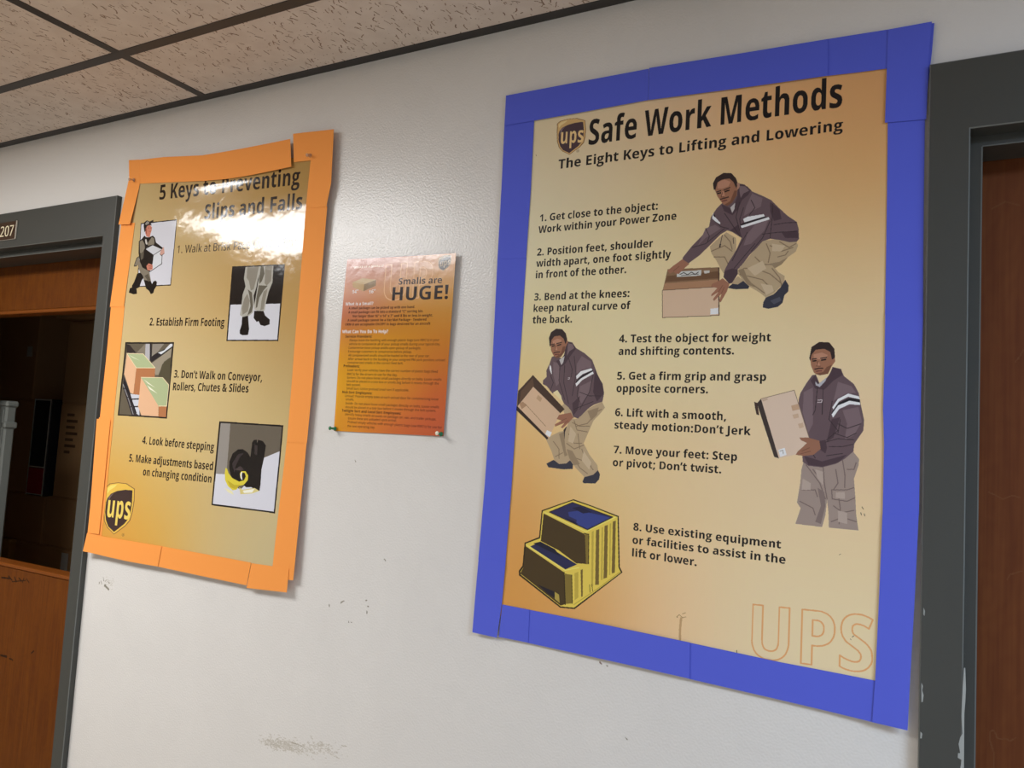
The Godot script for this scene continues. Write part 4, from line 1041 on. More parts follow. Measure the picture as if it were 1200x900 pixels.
	pg(203, 167, 132, [88.6, 559.6, 97.4, 565.3, 93.9, 572.2, 85.1, 566.2])
	pg(246, 246, 246, [109.8, 622.4, 119.9, 626.1, 116.6, 635.0, 107.2, 630.0])
	pg(184, 147, 114, [50.5, 576.1, 58.1, 572.4, 66.4, 579.2, 56.6, 586.4])
	ln(157, 123, 94, 0.90, [62.3, 575.8, 107.1, 615.7])
	pg(167, 115, 91, [132.4, 594.4, 155.2, 589.6, 160.8, 598.5, 151.7, 607.9, 141.1, 617.7, 137.0, 616.6, 144.3, 608.2, 126.1, 615.6, 125.1, 611.6, 138.2, 604.4, 128.3, 602.0])
	ln(128, 86, 66, 0.90, [138.2, 604.4, 147.6, 600.0])
	ln(128, 86, 66, 0.90, [143.7, 609.2, 150.8, 603.9])
	pg(169, 150, 139, [548.6, 651.2, 560.2, 657.4, 574.8, 658.5, 593.8, 651.9, 617.0, 633.0, 625.9, 644.2, 625.2, 653.3, 619.5, 673.1, 621.9, 699.6, 623.7, 726.1, 627.3, 748.2, 586.7, 748.3, 585.5, 726.2, 583.1, 707.9, 581.4, 730.0, 577.1, 748.3, 539.1, 747.3, 546.0, 723.0, 540.5, 714.9, 544.3, 685.3, 545.6, 664.5])
	ln(128, 110, 104, 1.50, [552.0, 657.2, 572.2, 683.3, 580.8, 706.4])
	ln(128, 110, 104, 1.50, [562.0, 663.4, 572.0, 676.4])
	ln(128, 110, 104, 1.50, [546.5, 695.5, 566.0, 694.0, 569.5, 703.9])
	ln(128, 110, 104, 1.50, [544.4, 712.8, 563.5, 721.4, 567.0, 731.3])
	ln(128, 110, 104, 1.50, [576.4, 659.1, 578.6, 682.8, 583.1, 706.2])
	ln(128, 110, 104, 1.50, [603.2, 647.2, 606.8, 667.3, 607.3, 687.4])
	ln(128, 110, 104, 1.50, [589.1, 692.2, 610.5, 690.5, 619.8, 686.5])
	ln(128, 110, 104, 1.50, [589.1, 692.2, 590.4, 705.6, 610.9, 707.2, 621.3, 701.3])
	ln(128, 110, 104, 1.50, [592.2, 715.5, 605.0, 724.5, 620.5, 719.7])
	ln(128, 110, 104, 1.50, [589.6, 739.3, 605.2, 731.1, 624.0, 736.0])
	ln(128, 110, 104, 1.50, [609.8, 660.3, 619.2, 659.7, 622.0, 649.5])
	ln(128, 110, 104, 1.50, [594.1, 661.3, 597.7, 681.4, 591.6, 692.0])
	ln(128, 110, 104, 1.50, [598.0, 694.8, 601.7, 718.1, 600.7, 741.6])
	pg(191, 172, 159, [565.2, 663.2, 576.6, 665.9, 577.1, 686.3, 568.8, 676.7])
	pg(191, 172, 159, [594.9, 695.1, 607.5, 694.1, 607.7, 704.1, 595.1, 703.5])
	pg(191, 172, 159, [547.7, 678.2, 559.3, 684.2, 559.6, 694.5, 546.5, 695.5])
	pg(138, 120, 114, [569.2, 690.3, 579.0, 696.3, 581.1, 716.5, 575.4, 744.1, 567.3, 741.5, 574.7, 717.1])
	pg(191, 172, 159, [598.7, 721.7, 611.3, 723.9, 611.7, 740.5, 599.1, 738.4])
	pg(109, 89, 94, [585.7, 507.2, 597.4, 510.0, 602.1, 521.0, 616.3, 532.9, 623.2, 546.4, 626.7, 565.0, 631.5, 586.8, 630.6, 602.0, 618.9, 621.7, 617.9, 632.9, 606.3, 644.7, 593.9, 653.2, 574.8, 659.5, 555.3, 658.4, 547.0, 652.7, 545.9, 640.2, 554.8, 616.2, 538.9, 568.0, 538.3, 558.5, 540.7, 547.9, 549.2, 532.0, 557.1, 519.9, 562.3, 518.9, 568.3, 533.5, 576.2, 526.4, 582.5, 517.7])
	pg(131, 110, 114, [594.0, 529.7, 613.2, 536.3, 619.7, 546.5, 607.1, 546.7, 594.6, 553.8, 588.3, 559.1])
	pg(131, 110, 114, [601.4, 572.5, 623.3, 566.8, 628.4, 588.6, 618.0, 609.3, 605.6, 616.6, 608.2, 592.7])
	pg(131, 110, 114, [545.6, 546.1, 558.6, 538.8, 560.1, 594.5, 553.9, 608.6, 544.8, 577.6])
	pg(82, 64, 71, [561.3, 519.6, 568.3, 534.5, 577.8, 526.4, 586.4, 507.9, 598.4, 511.4, 600.1, 519.3, 587.6, 528.0, 575.0, 542.1, 561.9, 540.5, 555.0, 528.4])
	pg(82, 64, 71, [548.3, 643.6, 574.6, 650.6, 609.3, 638.4, 597.0, 651.0, 574.8, 658.5, 555.3, 657.0])
	pg(82, 64, 71, [586.5, 586.7, 598.5, 582.8, 589.7, 613.9, 580.3, 621.2])
	pg(82, 64, 71, [569.9, 620.0, 578.6, 617.9, 581.1, 629.7, 579.1, 638.4, 570.9, 632.7])
	ln(65, 52, 56, 1.20, [565.1, 538.7, 562.8, 573.6, 559.7, 580.6])
	ln(65, 52, 56, 1.20, [573.3, 540.4, 572.8, 580.2])
	ln(65, 52, 56, 1.20, [586.7, 559.1, 582.6, 586.8, 595.8, 603.4, 580.2, 617.8])
	ln(65, 52, 56, 1.20, [589.5, 607.1, 608.7, 613.1, 621.1, 605.8])
	ln(65, 52, 56, 1.20, [583.7, 627.9, 602.7, 626.9, 616.8, 622.8])
	ln(65, 52, 56, 1.20, [595.6, 593.2, 608.4, 599.5, 627.0, 592.0])
	ln(65, 52, 56, 1.20, [554.5, 629.4, 564.8, 646.1])
	ln(65, 52, 56, 1.20, [580.8, 641.7, 603.0, 637.1])
	ln(65, 52, 56, 1.20, [598.6, 586.3, 595.9, 606.8])
	ln(65, 52, 56, 1.20, [578.7, 621.3, 596.1, 615.4, 618.2, 616.0])
	pg(246, 246, 246, [587.0, 568.4, 594.6, 555.5, 608.7, 547.3, 623.6, 551.2, 624.9, 555.6, 608.8, 552.1, 596.3, 559.3, 588.6, 571.8])
	pg(41, 37, 41, [586.2, 576.4, 595.4, 561.7, 609.8, 553.8, 624.9, 555.6, 625.0, 560.3, 610.6, 557.9, 596.5, 565.1, 586.9, 580.5])
	pg(246, 246, 246, [586.3, 579.1, 594.9, 565.5, 610.6, 557.9, 625.0, 560.3, 625.7, 564.0, 610.7, 563.4, 596.6, 570.9, 588.3, 584.2])
	ln(226, 217, 217, 1.00, [566.3, 558.2, 572.2, 557.4, 571.6, 561.2, 565.8, 561.7])
	pg(169, 118, 91, [552.6, 489.7, 557.0, 479.8, 573.3, 477.2, 583.2, 484.6, 585.4, 494.0, 588.9, 492.0, 589.1, 498.9, 584.7, 505.8, 579.6, 517.7, 567.9, 520.2, 559.6, 516.4, 555.0, 505.6])
	pg(191, 189, 194, [561.6, 529.0, 565.7, 533.8, 577.8, 523.3, 576.3, 528.8, 568.4, 538.0, 562.4, 535.3])
	pg(128, 86, 66, [577.3, 507.3, 584.7, 503.8, 579.6, 517.7, 567.9, 520.2, 561.3, 517.8, 572.7, 514.9])
	pg(198, 145, 117, [557.9, 488.0, 570.2, 484.9, 578.5, 489.1, 575.4, 495.0, 559.1, 496.1])
	pg(198, 145, 117, [561.5, 502.0, 566.7, 499.6, 568.2, 506.6, 563.0, 508.0])
	pg(56, 42, 41, [552.1, 493.9, 554.9, 476.3, 565.9, 468.7, 580.3, 469.6, 587.6, 479.4, 588.9, 492.6, 584.8, 496.1, 581.9, 484.2, 573.4, 479.3, 561.0, 480.6, 555.2, 488.3, 553.8, 498.2])
	ln(56, 42, 41, 1.70, [556.1, 495.3, 562.6, 494.3])
	ln(56, 42, 41, 1.70, [568.5, 494.0, 577.0, 492.6])
	ln(37, 27, 26, 2.20, [557.5, 498.2, 562.1, 497.5])
	ln(37, 27, 26, 2.20, [569.9, 496.8, 575.7, 495.7])
	ln(128, 86, 66, 1.40, [564.7, 498.2, 562.9, 505.9, 568.2, 505.9])
	ln(73, 47, 41, 2.00, [560.5, 510.8, 565.7, 509.4, 572.2, 509.4])
	ln(116, 64, 59, 1.60, [562.5, 513.9, 570.3, 513.2])
	pg(70, 59, 56, [476.0, 565.3, 482.0, 558.0, 512.5, 649.8, 504.9, 647.8])
	pg(234, 208, 184, [482.0, 558.0, 531.5, 543.5, 556.2, 618.9, 543.6, 640.4, 511.8, 649.5])
	pg(210, 172, 139, [527.5, 567.6, 537.8, 564.5, 540.0, 572.9, 529.8, 575.6])
	pg(217, 184, 154, [529.9, 581.6, 538.2, 579.2, 539.7, 585.5, 532.1, 587.8])
	pg(217, 184, 154, [538.4, 595.3, 545.6, 593.0, 547.1, 600.2, 540.6, 602.2])
	pg(246, 246, 246, [510.7, 636.6, 520.1, 632.9, 523.1, 643.6, 513.7, 647.6])
	ln(147, 135, 124, 0.80, [513.1, 638.6, 517.5, 636.9, 518.3, 642.5])
	ln(147, 120, 99, 0.90, [482.0, 558.0, 531.5, 543.5, 556.2, 618.9])
	pg(210, 181, 154, [483.4, 558.7, 491.7, 556.4, 492.5, 559.2, 484.9, 562.2])
	pg(162, 113, 89, [541.0, 616.2, 553.5, 615.6, 569.9, 619.7, 572.2, 631.9, 562.0, 641.4, 548.4, 643.9, 536.4, 642.9, 539.6, 637.1, 547.9, 628.7, 552.4, 624.0, 543.7, 620.2])
	ln(128, 86, 66, 1.00, [544.9, 636.8, 556.2, 631.0])
	ln(128, 86, 66, 1.00, [543.3, 641.1, 558.0, 636.1])
	pg(75, 57, 51, [471.7, 562.9, 476.6, 564.6, 480.1, 583.9, 475.9, 582.6, 473.4, 572.6])
	ln(87, 70, 54, 0.90, [631.2, 713.8, 633.4, 716.9])
	ln(87, 70, 54, 0.90, [634.4, 723.4, 635.4, 726.6])
	ln(87, 70, 54, 0.90, [629.8, 722.2, 630.8, 725.4])
	pg(51, 42, 26, [107.8, 765.8, 145.4, 750.4, 168.8, 741.0, 203.7, 749.1, 254.1, 762.2, 260.1, 846.4, 265.4, 854.9, 181.5, 927.9, 153.9, 929.6, 69.3, 884.8, 68.8, 876.8, 75.7, 866.9, 77.1, 826.3, 105.5, 813.2])
	pg(239, 213, 94, [110.1, 767.1, 145.4, 752.2, 168.3, 743.0, 203.8, 750.8, 252.1, 763.8, 257.9, 847.8, 262.8, 855.2, 180.3, 925.7, 154.9, 927.2, 72.7, 882.9, 72.3, 877.9, 78.6, 868.0, 80.1, 827.5, 107.9, 815.0])
	pg(78, 62, 36, [112.1, 770.9, 191.7, 798.3, 198.7, 804.3, 200.6, 848.9, 179.8, 850.2, 145.9, 832.2, 109.4, 819.8])
	pg(78, 62, 36, [79.8, 832.1, 158.0, 868.5, 160.7, 877.0, 162.8, 922.4, 154.8, 926.0, 72.0, 881.4, 77.6, 870.2])
	pg(39, 35, 46, [107.9, 896.2, 119.3, 898.7, 141.9, 903.9, 142.4, 911.7, 151.0, 917.3, 131.2, 910.3])
	pg(138, 118, 54, [193.5, 797.6, 201.0, 798.3, 202.7, 848.6, 198.5, 849.9])
	pg(138, 118, 54, [159.2, 870.3, 172.8, 871.0, 176.7, 919.0, 163.8, 921.8])
	ln(51, 42, 26, 1.60, [158.0, 868.5, 163.4, 922.8])
	ln(51, 42, 26, 1.20, [172.8, 871.0, 176.7, 919.0])
	ln(51, 42, 26, 1.40, [191.7, 797.8, 201.0, 798.3])
	ln(51, 42, 26, 1.20, [201.0, 798.3, 203.2, 848.6])
	pg(51, 52, 94, [123.1, 767.4, 167.2, 746.6, 243.4, 764.9, 198.0, 791.0])
	pg(61, 74, 144, [159.9, 764.1, 180.1, 759.8, 225.7, 764.1, 238.8, 766.5, 197.9, 789.4, 176.0, 782.7, 177.0, 776.0, 161.7, 771.3])
	pg(37, 37, 66, [166.3, 756.1, 182.4, 752.2, 204.3, 760.0, 188.5, 763.9])
	pg(37, 37, 66, [150.8, 773.6, 170.3, 777.9, 181.5, 783.7, 170.5, 781.6])
	pg(46, 49, 86, [89.0, 831.6, 108.9, 820.9, 123.4, 827.3, 181.5, 852.0, 160.1, 863.1])
	pg(34, 35, 54, [94.9, 825.4, 108.9, 820.9, 137.5, 830.6, 149.3, 841.6, 123.8, 834.7])
	ln(51, 42, 26, 1.20, [123.1, 767.4, 167.2, 746.6, 243.4, 764.9, 198.0, 791.0, 123.1, 767.4])
	pg(128, 106, 54, [213.9, 789.9, 219.8, 787.6, 223.9, 880.7, 217.2, 882.1])
	pg(128, 106, 54, [229.2, 781.1, 235.0, 778.9, 238.3, 866.9, 231.9, 869.6])
	pg(128, 106, 54, [243.8, 772.5, 249.1, 770.3, 251.9, 856.8, 246.2, 859.2])
	pg(128, 106, 54, [189.0, 860.7, 192.8, 858.3, 195.4, 904.2, 192.6, 906.1])
	pg(205, 179, 76, [206.1, 793.9, 209.7, 791.5, 213.6, 884.5, 210.1, 886.4])
	pg(205, 179, 76, [224.1, 784.8, 226.7, 783.3, 230.2, 871.5, 227.2, 873.1])
	pg(205, 179, 76, [238.3, 776.6, 240.8, 775.4, 243.7, 861.4, 241.7, 862.6])
	pg(205, 179, 76, [178.0, 867.4, 184.9, 864.2, 187.3, 907.3, 180.6, 913.1])
	ln(205, 179, 76, 1.60, [180.0, 920.4, 221.7, 888.1, 261.3, 854.5])
	ln(51, 42, 26, 1.00, [207.0, 883.0, 208.5, 895.9])
	ln(51, 42, 26, 1.00, [211.4, 882.4, 213.0, 892.9])
	pg(184, 162, 79, [141.9, 903.9, 150.4, 907.7, 152.7, 922.0, 142.7, 916.1])
	ln(246, 237, 124, 1.60, [80.2, 829.0, 159.4, 864.9, 185.5, 856.8])
	ln(246, 237, 124, 1.80, [114.2, 768.7, 195.5, 794.5, 249.1, 764.1])
	ln(203, 164, 117, 3.60, [368.5, 914.3, 367.4, 933.1, 368.0, 948.5])
	ln(171, 135, 91, 1.00, [361.0, 913.7, 365.2, 909.4, 371.6, 913.8])
	ln(184, 147, 101, 1.00, [370.1, 907.5, 375.6, 904.8])
	ln(184, 147, 101, 1.00, [370.3, 913.4, 376.5, 911.1])
	ln(135, 101, 66, 1.00, [361.8, 913.5, 362.6, 914.4])
	ln(111, 89, 79, 0.90, [622.1, 902.6, 624.2, 900.2])
	ln(111, 89, 79, 0.80, [619.7, 905.1, 620.7, 906.3])
	ln(75, 58, 41, 0.90, [457.9, 949.7, 458.7, 954.7])
	ln(147, 113, 79, 0.80, [57.0, 107.6, 58.3, 111.0])
	ln(135, 107, 79, 0.70, [601.8, 786.5, 604.1, 785.0])
	var m := printed(0.35, 0.4, ImageTexture.create_from_image(noise_img(512, 700, 0.02, 62, 4)), 0.02)
	var bp := mat("5e6ade", 0.8, 0.25)
	paper("sheet", t, [-717.4, 2267.3, 0.0, -716.6, 1947.0, 0.0, -719.2, 1612.1, 0.0, -719.9, 1333.6, 0.0], [-73.2, 2255.2, 0.0, -67.6, 1940.0, 0.0, -66.3, 1626.6, 0.0, -74.0, 1329.5, 0.0], z_blue, m, 26, 38, Rect2(-0.740, 2.295, 0.680, 0.985), 0.00025)
	paper("border_strip", t, [-754.3, 2312.7, 3.0, -605.0, 2313.0, 3.0, -467.0, 2313.0, 3.0], [-753.8, 2252.5, 3.0, -601.6, 2253.7, 3.0, -465.9, 2256.1, 3.0], z_blue, bp, 4, 10)
	paper("border_strip", t, [-466.2, 2314.0, 3.6, -310.9, 2309.7, 3.6, -172.6, 2306.6, 3.6], [-465.4, 2255.7, 3.6, -308.9, 2250.2, 3.6, -171.4, 2246.8, 3.6], z_blue, bp, 4, 10)
	paper("border_strip", t, [-173.3, 2307.2, 2.3, -128.7, 2305.9, 2.3, -86.3, 2304.6, 2.3], [-172.3, 2247.2, 2.3, -129.8, 2244.9, 2.3, -85.7, 2243.2, 2.3], z_blue, bp, 4, 10)
	paper("border_strip", t, [-754.6, 2257.1, 1.5, -752.4, 2123.7, 1.5, -751.7, 1992.3, 1.5], [-690.4, 2257.5, 1.5, -688.8, 2120.3, 1.5, -690.5, 1989.8, 1.5], z_blue, bp, 4, 10)
	paper("border_strip", t, [-752.1, 1994.1, 0.9, -750.5, 1847.3, 0.9, -749.5, 1701.9, 0.9], [-690.3, 1991.2, 0.9, -691.6, 1846.5, 0.9, -694.2, 1705.8, 0.9], z_blue, bp, 4, 10)
	paper("border_strip", t, [-749.1, 1703.1, 1.7, -750.9, 1565.9, 1.7, -754.6, 1427.9, 1.7], [-693.5, 1706.7, 1.7, -695.1, 1570.0, 1.7, -698.6, 1426.7, 1.7], z_blue, bp, 4, 10)
	paper("border_strip", t, [-753.9, 1429.5, 2.3, -756.5, 1359.5, 1.4, -757.3, 1296.4, 2.0], [-698.1, 1429.8, 2.3, -701.0, 1354.9, 1.8, -706.1, 1294.9, 3.5], z_blue, bp, 4, 10)
	paper("border_strip", t, [-699.9, 1354.4, 1.5, -673.1, 1353.8, 1.5, -644.7, 1353.2, 1.5], [-703.4, 1296.4, 1.5, -672.6, 1296.4, 1.5, -643.6, 1296.2, 1.5], z_blue, bp, 4, 10)
	paper("border_strip", t, [-645.2, 1353.0, 0.6, -492.5, 1349.8, 2.7, -354.8, 1345.3, 2.7], [-644.5, 1295.6, 0.6, -489.5, 1293.0, 2.7, -353.1, 1289.3, 2.7], z_blue, bp, 4, 10)
	paper("border_strip", t, [-355.4, 1344.7, 1.5, -214.2, 1339.2, 1.5, -84.0, 1337.3, 1.5], [-354.0, 1288.6, 1.5, -212.6, 1284.0, 1.5, -86.2, 1279.3, 1.5], z_blue, bp, 4, 10)
	paper("border_strip", t, [-80.6, 1573.5, 3.2, -82.7, 1455.0, 3.2, -85.5, 1338.6, 3.2, -88.3, 1279.6, 3.2], [-34.1, 1577.5, 3.2, -37.1, 1461.8, 3.2, -41.2, 1344.2, 3.2, -43.1, 1279.0, 3.2], z_blue, bp, 4, 14)
	paper("border_strip", t, [-82.7, 1866.8, 2.5, -82.3, 1800.1, 2.5, -82.9, 1724.7, 2.5, -80.6, 1675.0, 2.5, -80.4, 1572.1, 2.5], [-32.8, 1864.3, 2.5, -33.5, 1799.8, 2.5, -33.9, 1726.0, 2.5, -33.8, 1653.0, 2.5, -33.7, 1576.5, 2.5], z_blue, bp, 4, 16)
	paper("border_strip", t, [-84.9, 2158.5, 1.7, -83.9, 2057.7, 1.7, -83.3, 1953.6, 1.7, -83.0, 1865.5, 1.7], [-35.1, 2157.9, 1.7, -34.8, 2051.9, 1.7, -34.1, 1950.0, 1.7, -33.0, 1863.5, 1.7], z_blue, bp, 4, 14)
	paper("border_strip", t, [-87.5, 2303.9, 3.6, -87.7, 2229.6, 3.6, -88.7, 2158.1, 3.6], [-28.3, 2303.7, 3.6, -31.4, 2238.7, 3.6, -33.4, 2155.0, 3.6], z_blue, bp, 4, 10)
	paper("border_strip", t, [-57.9, 2304.0, 1.5, -57.0, 2251.3, 1.5, -57.2, 2198.4, 1.5], [-25.0, 2301.9, 1.5, -27.5, 2258.7, 1.5, -32.0, 2207.0, 1.5], z_blue, bp, 4, 10)

func build_small_poster() -> void:
	var t := thing("notice_poster", "small orange-gold notice about small packages pinned between the two big posters", "poster", Vector3(-0.99, 1.65, 0.0))
	new_sheet(305.0, 395.0, 5.0, [199, 130, 107, 195, 121, 95, 205, 144, 107, 219, 165, 122, 227, 169, 142, 221, 163, 122, 225, 176, 125, 221, 169, 107, 205, 126, 87, 210, 135, 73, 210, 144, 58, 212, 149, 65, 219, 147, 53, 221, 153, 40, 216, 144, 40, 210, 133, 45, 227, 160, 38, 227, 160, 35, 219, 142, 40, 208, 119, 45, 230, 163, 38, 227, 153, 38, 219, 130, 45, 208, 105, 50, 227, 151, 40, 221, 130, 48, 212, 110, 53, 203, 96, 55], 4)
	pg(216, 190, 147, [33.4, 69.6, 60.9, 62.0, 97.2, 67.5, 66.2, 75.5])
	pg(208, 174, 125, [33.4, 69.6, 66.2, 75.5, 65.5, 90.3, 37.2, 80.5])
	pg(155, 130, 97, [66.2, 75.5, 97.2, 67.5, 97.1, 80.1, 65.5, 90.3])
	ln(236, 218, 177, 0.50, [47.9, 66.0, 81.8, 71.6])
	tx("WHAT IS A SMALL?", 33.6, 40.0, 113.8, 40.6, 4.28, 246, 227, 201, true)
	tx("14\"", 35.3, 94.2, 51.9, 93.5, 7.70, 246, 246, 246, true)
	tx("16\"", 80.1, 96.2, 97.6, 94.8, 7.59, 246, 246, 246, true)
	ol("UP", 120.1, 111.7, 240.8, 109.7, 73.58, 246, 199, 154, true)
	tx("Smalls are", 156.4, 80.7, 265.0, 83.6, 13.09, 50, 34, 31, true)
	tx("HUGE!", 142.1, 112.9, 282.3, 115.8, 27.61, 41, 30, 31, true)
	pg(133, 100, 65, [253.2, 33.3, 256.6, 30.9, 265.5, 28.8, 274.7, 28.0, 283.7, 29.6, 284.8, 36.7, 284.4, 43.3, 283.0, 48.2, 278.7, 52.3, 267.8, 58.9, 259.9, 56.4, 255.9, 53.3, 253.7, 48.1, 253.2, 40.1])
	pg(166, 147, 117, [254.0, 33.3, 257.2, 31.1, 265.6, 29.1, 274.2, 28.4, 283.0, 30.0, 284.0, 36.5, 283.6, 43.1, 282.2, 48.0, 278.1, 52.0, 267.7, 58.5, 260.3, 56.0, 256.5, 53.0, 254.5, 48.0, 254.0, 40.0])
	pg(197, 179, 152, [254.8, 33.9, 257.9, 31.8, 264.5, 30.0, 262.4, 32.0, 257.4, 34.8, 255.4, 37.1])
	pg(69, 62, 65, [256.1, 39.5, 259.1, 36.5, 265.4, 33.8, 273.7, 31.8, 281.5, 30.9, 282.5, 38.0, 282.2, 44.0, 280.6, 47.7, 277.0, 51.3, 267.5, 57.5, 260.6, 55.4, 257.4, 52.3, 255.4, 47.8, 255.2, 42.2])
	pg(119, 113, 121, [257.1, 38.5, 260.3, 36.3, 262.0, 35.7, 259.4, 38.1, 257.4, 41.8, 256.7, 42.9])
	tx("ups", 257.8, 50.3, 282.2, 47.7, 12.60, 188, 169, 142, true)
	tx("What is a Small?", 19.4, 118.8, 94.1, 120.1, 6.54, 246, 246, 246, true)
	tx("A small package can be picked up with one hand.", 28.9, 127.3, 202.0, 130.7, 5.08, 52, 18, 10, true)
	tx("A small package can fit into a standard \"C\" sorting bin.", 28.6, 136.0, 223.4, 139.8, 5.05, 52, 18, 10, true)
	tx("Not larger than 16\" x 14\" x 7\" and 8 lbs or less in weight.", 41.5, 144.6, 247.7, 149.1, 5.02, 52, 18, 10, true)
	tx("A small package cannot be a Haz Mat Package - Tendered", 28.4, 153.2, 232.2, 157.0, 5.03, 52, 18, 10, true)
	tx("ORM-D are acceptable EXCEPT in bags destined for an aircraft", 22.5, 161.8, 242.6, 165.5, 5.02, 52, 18, 10, true)
	tx("What Can You Do To Help?", 15.8, 177.8, 137.5, 179.8, 6.71, 246, 246, 246, true)
	tx("Service Providers:", 25.4, 187.6, 96.0, 188.7, 5.39, 52, 18, 10, true)
	tx("Preloaders:", 25.3, 249.9, 68.4, 250.9, 5.38, 52, 18, 10, true)
	tx("Hub Sort Employees:", 26.7, 305.0, 106.1, 306.2, 5.32, 52, 18, 10, true)
	tx("Twilight Sort and Local Sort Employees:", 29.1, 343.7, 183.0, 345.3, 5.23, 52, 18, 10, true)
	tx("Always leave the building with enough plastic bags (use RMC’s) in your", 36.5, 195.3, 266.6, 198.3, 4.71, 52, 18, 10, false)
	tx("vehicle to containerize all of your pickup smalls during your typical day.", 36.4, 203.4, 269.2, 206.7, 4.70, 52, 18, 10, false)
	tx("Containerize loose pickup smalls upon pickup of packages.", 35.7, 211.3, 222.8, 213.9, 4.74, 52, 18, 10, false)
	tx("Encourage customers to containerize before pickup.", 35.6, 219.1, 200.5, 221.3, 4.75, 52, 18, 10, false)
	tx("All containerized smalls should be loaded in the rear of your car.", 36.3, 227.2, 245.2, 229.8, 4.71, 52, 18, 10, false)
	tx("After arrival back to the building in your assigned PM park position, unload", 36.2, 235.1, 282.2, 238.1, 4.68, 52, 18, 10, false)
	tx("containerized smalls in the correct feed belt.", 35.4, 242.6, 180.3, 244.2, 4.76, 52, 18, 10, false)
	tx("Load: Verify your vehicles have the correct number of plastic bags (feed", 36.7, 258.0, 266.4, 260.6, 4.68, 52, 18, 10, false)
	tx("RMC’s) for the drivers to use for the day.", 36.1, 266.6, 167.6, 267.8, 4.75, 52, 18, 10, false)
	tx("Sorters: Do not place loose small packages directly on belts. Loose smalls", 36.7, 274.2, 276.6, 276.1, 4.67, 52, 18, 10, false)
	tx("should be placed in a tote box or smalls bag before it moves through the", 36.7, 281.7, 270.4, 283.9, 4.67, 52, 18, 10, false)
	tx("belt system.", 36.7, 289.2, 74.4, 289.5, 4.81, 52, 18, 10, false)
	tx("Small Sort: Utilize preload small sort if applicable.", 37.4, 297.0, 199.1, 298.3, 4.72, 52, 18, 10, false)
	tx("Unload: Provide empty totes at each unload door for containerizing loose", 35.4, 312.7, 271.6, 314.6, 4.66, 52, 18, 10, false)
	tx("smalls.", 37.8, 319.9, 59.5, 319.9, 4.81, 52, 18, 10, false)
	tx("Inside: Do not place loose small packages directly on belts. Loose smalls", 37.6, 327.9, 274.2, 330.0, 4.65, 52, 18, 10, false)
	tx("should be placed in a tote box before it moves through the belt system.", 37.7, 336.0, 267.5, 337.2, 4.65, 52, 18, 10, false)
	tx("Identify heavy smalls accounts on package car, van, and trailer pickups.", 38.5, 350.9, 269.4, 353.8, 4.63, 52, 18, 10, false)
	tx("Ensure these are unloaded upon arrival.", 47.7, 359.2, 173.7, 359.5, 4.70, 52, 18, 10, false)
	tx("Preload empty vehicles with enough plastic bags (use RMC’s) for use for", 47.8, 366.7, 284.2, 369.2, 4.61, 52, 18, 10, false)
	tx("the next operating day.", 47.6, 375.2, 120.0, 375.5, 4.72, 52, 18, 10, false)
	var m := printed(0.16, 0.5, ImageTexture.create_from_image(noise_img(400, 520, 0.025, 63, 4)), 0.015)
	paper("sheet", t, [-1125.5, 2016.1, 0.0, -1127.9, 1912.8, 0.0, -1130.0, 1785.4, 0.0, -1128.0, 1650.1, 0.0], [-844.7, 2009.0, 0.0, -846.0, 1902.2, 0.0, -849.4, 1785.7, 0.0, -851.0, 1651.3, 0.0], z_small, m, 16, 22, Rect2(-1.140, 2.035, 0.305, 0.395), 0.00025)


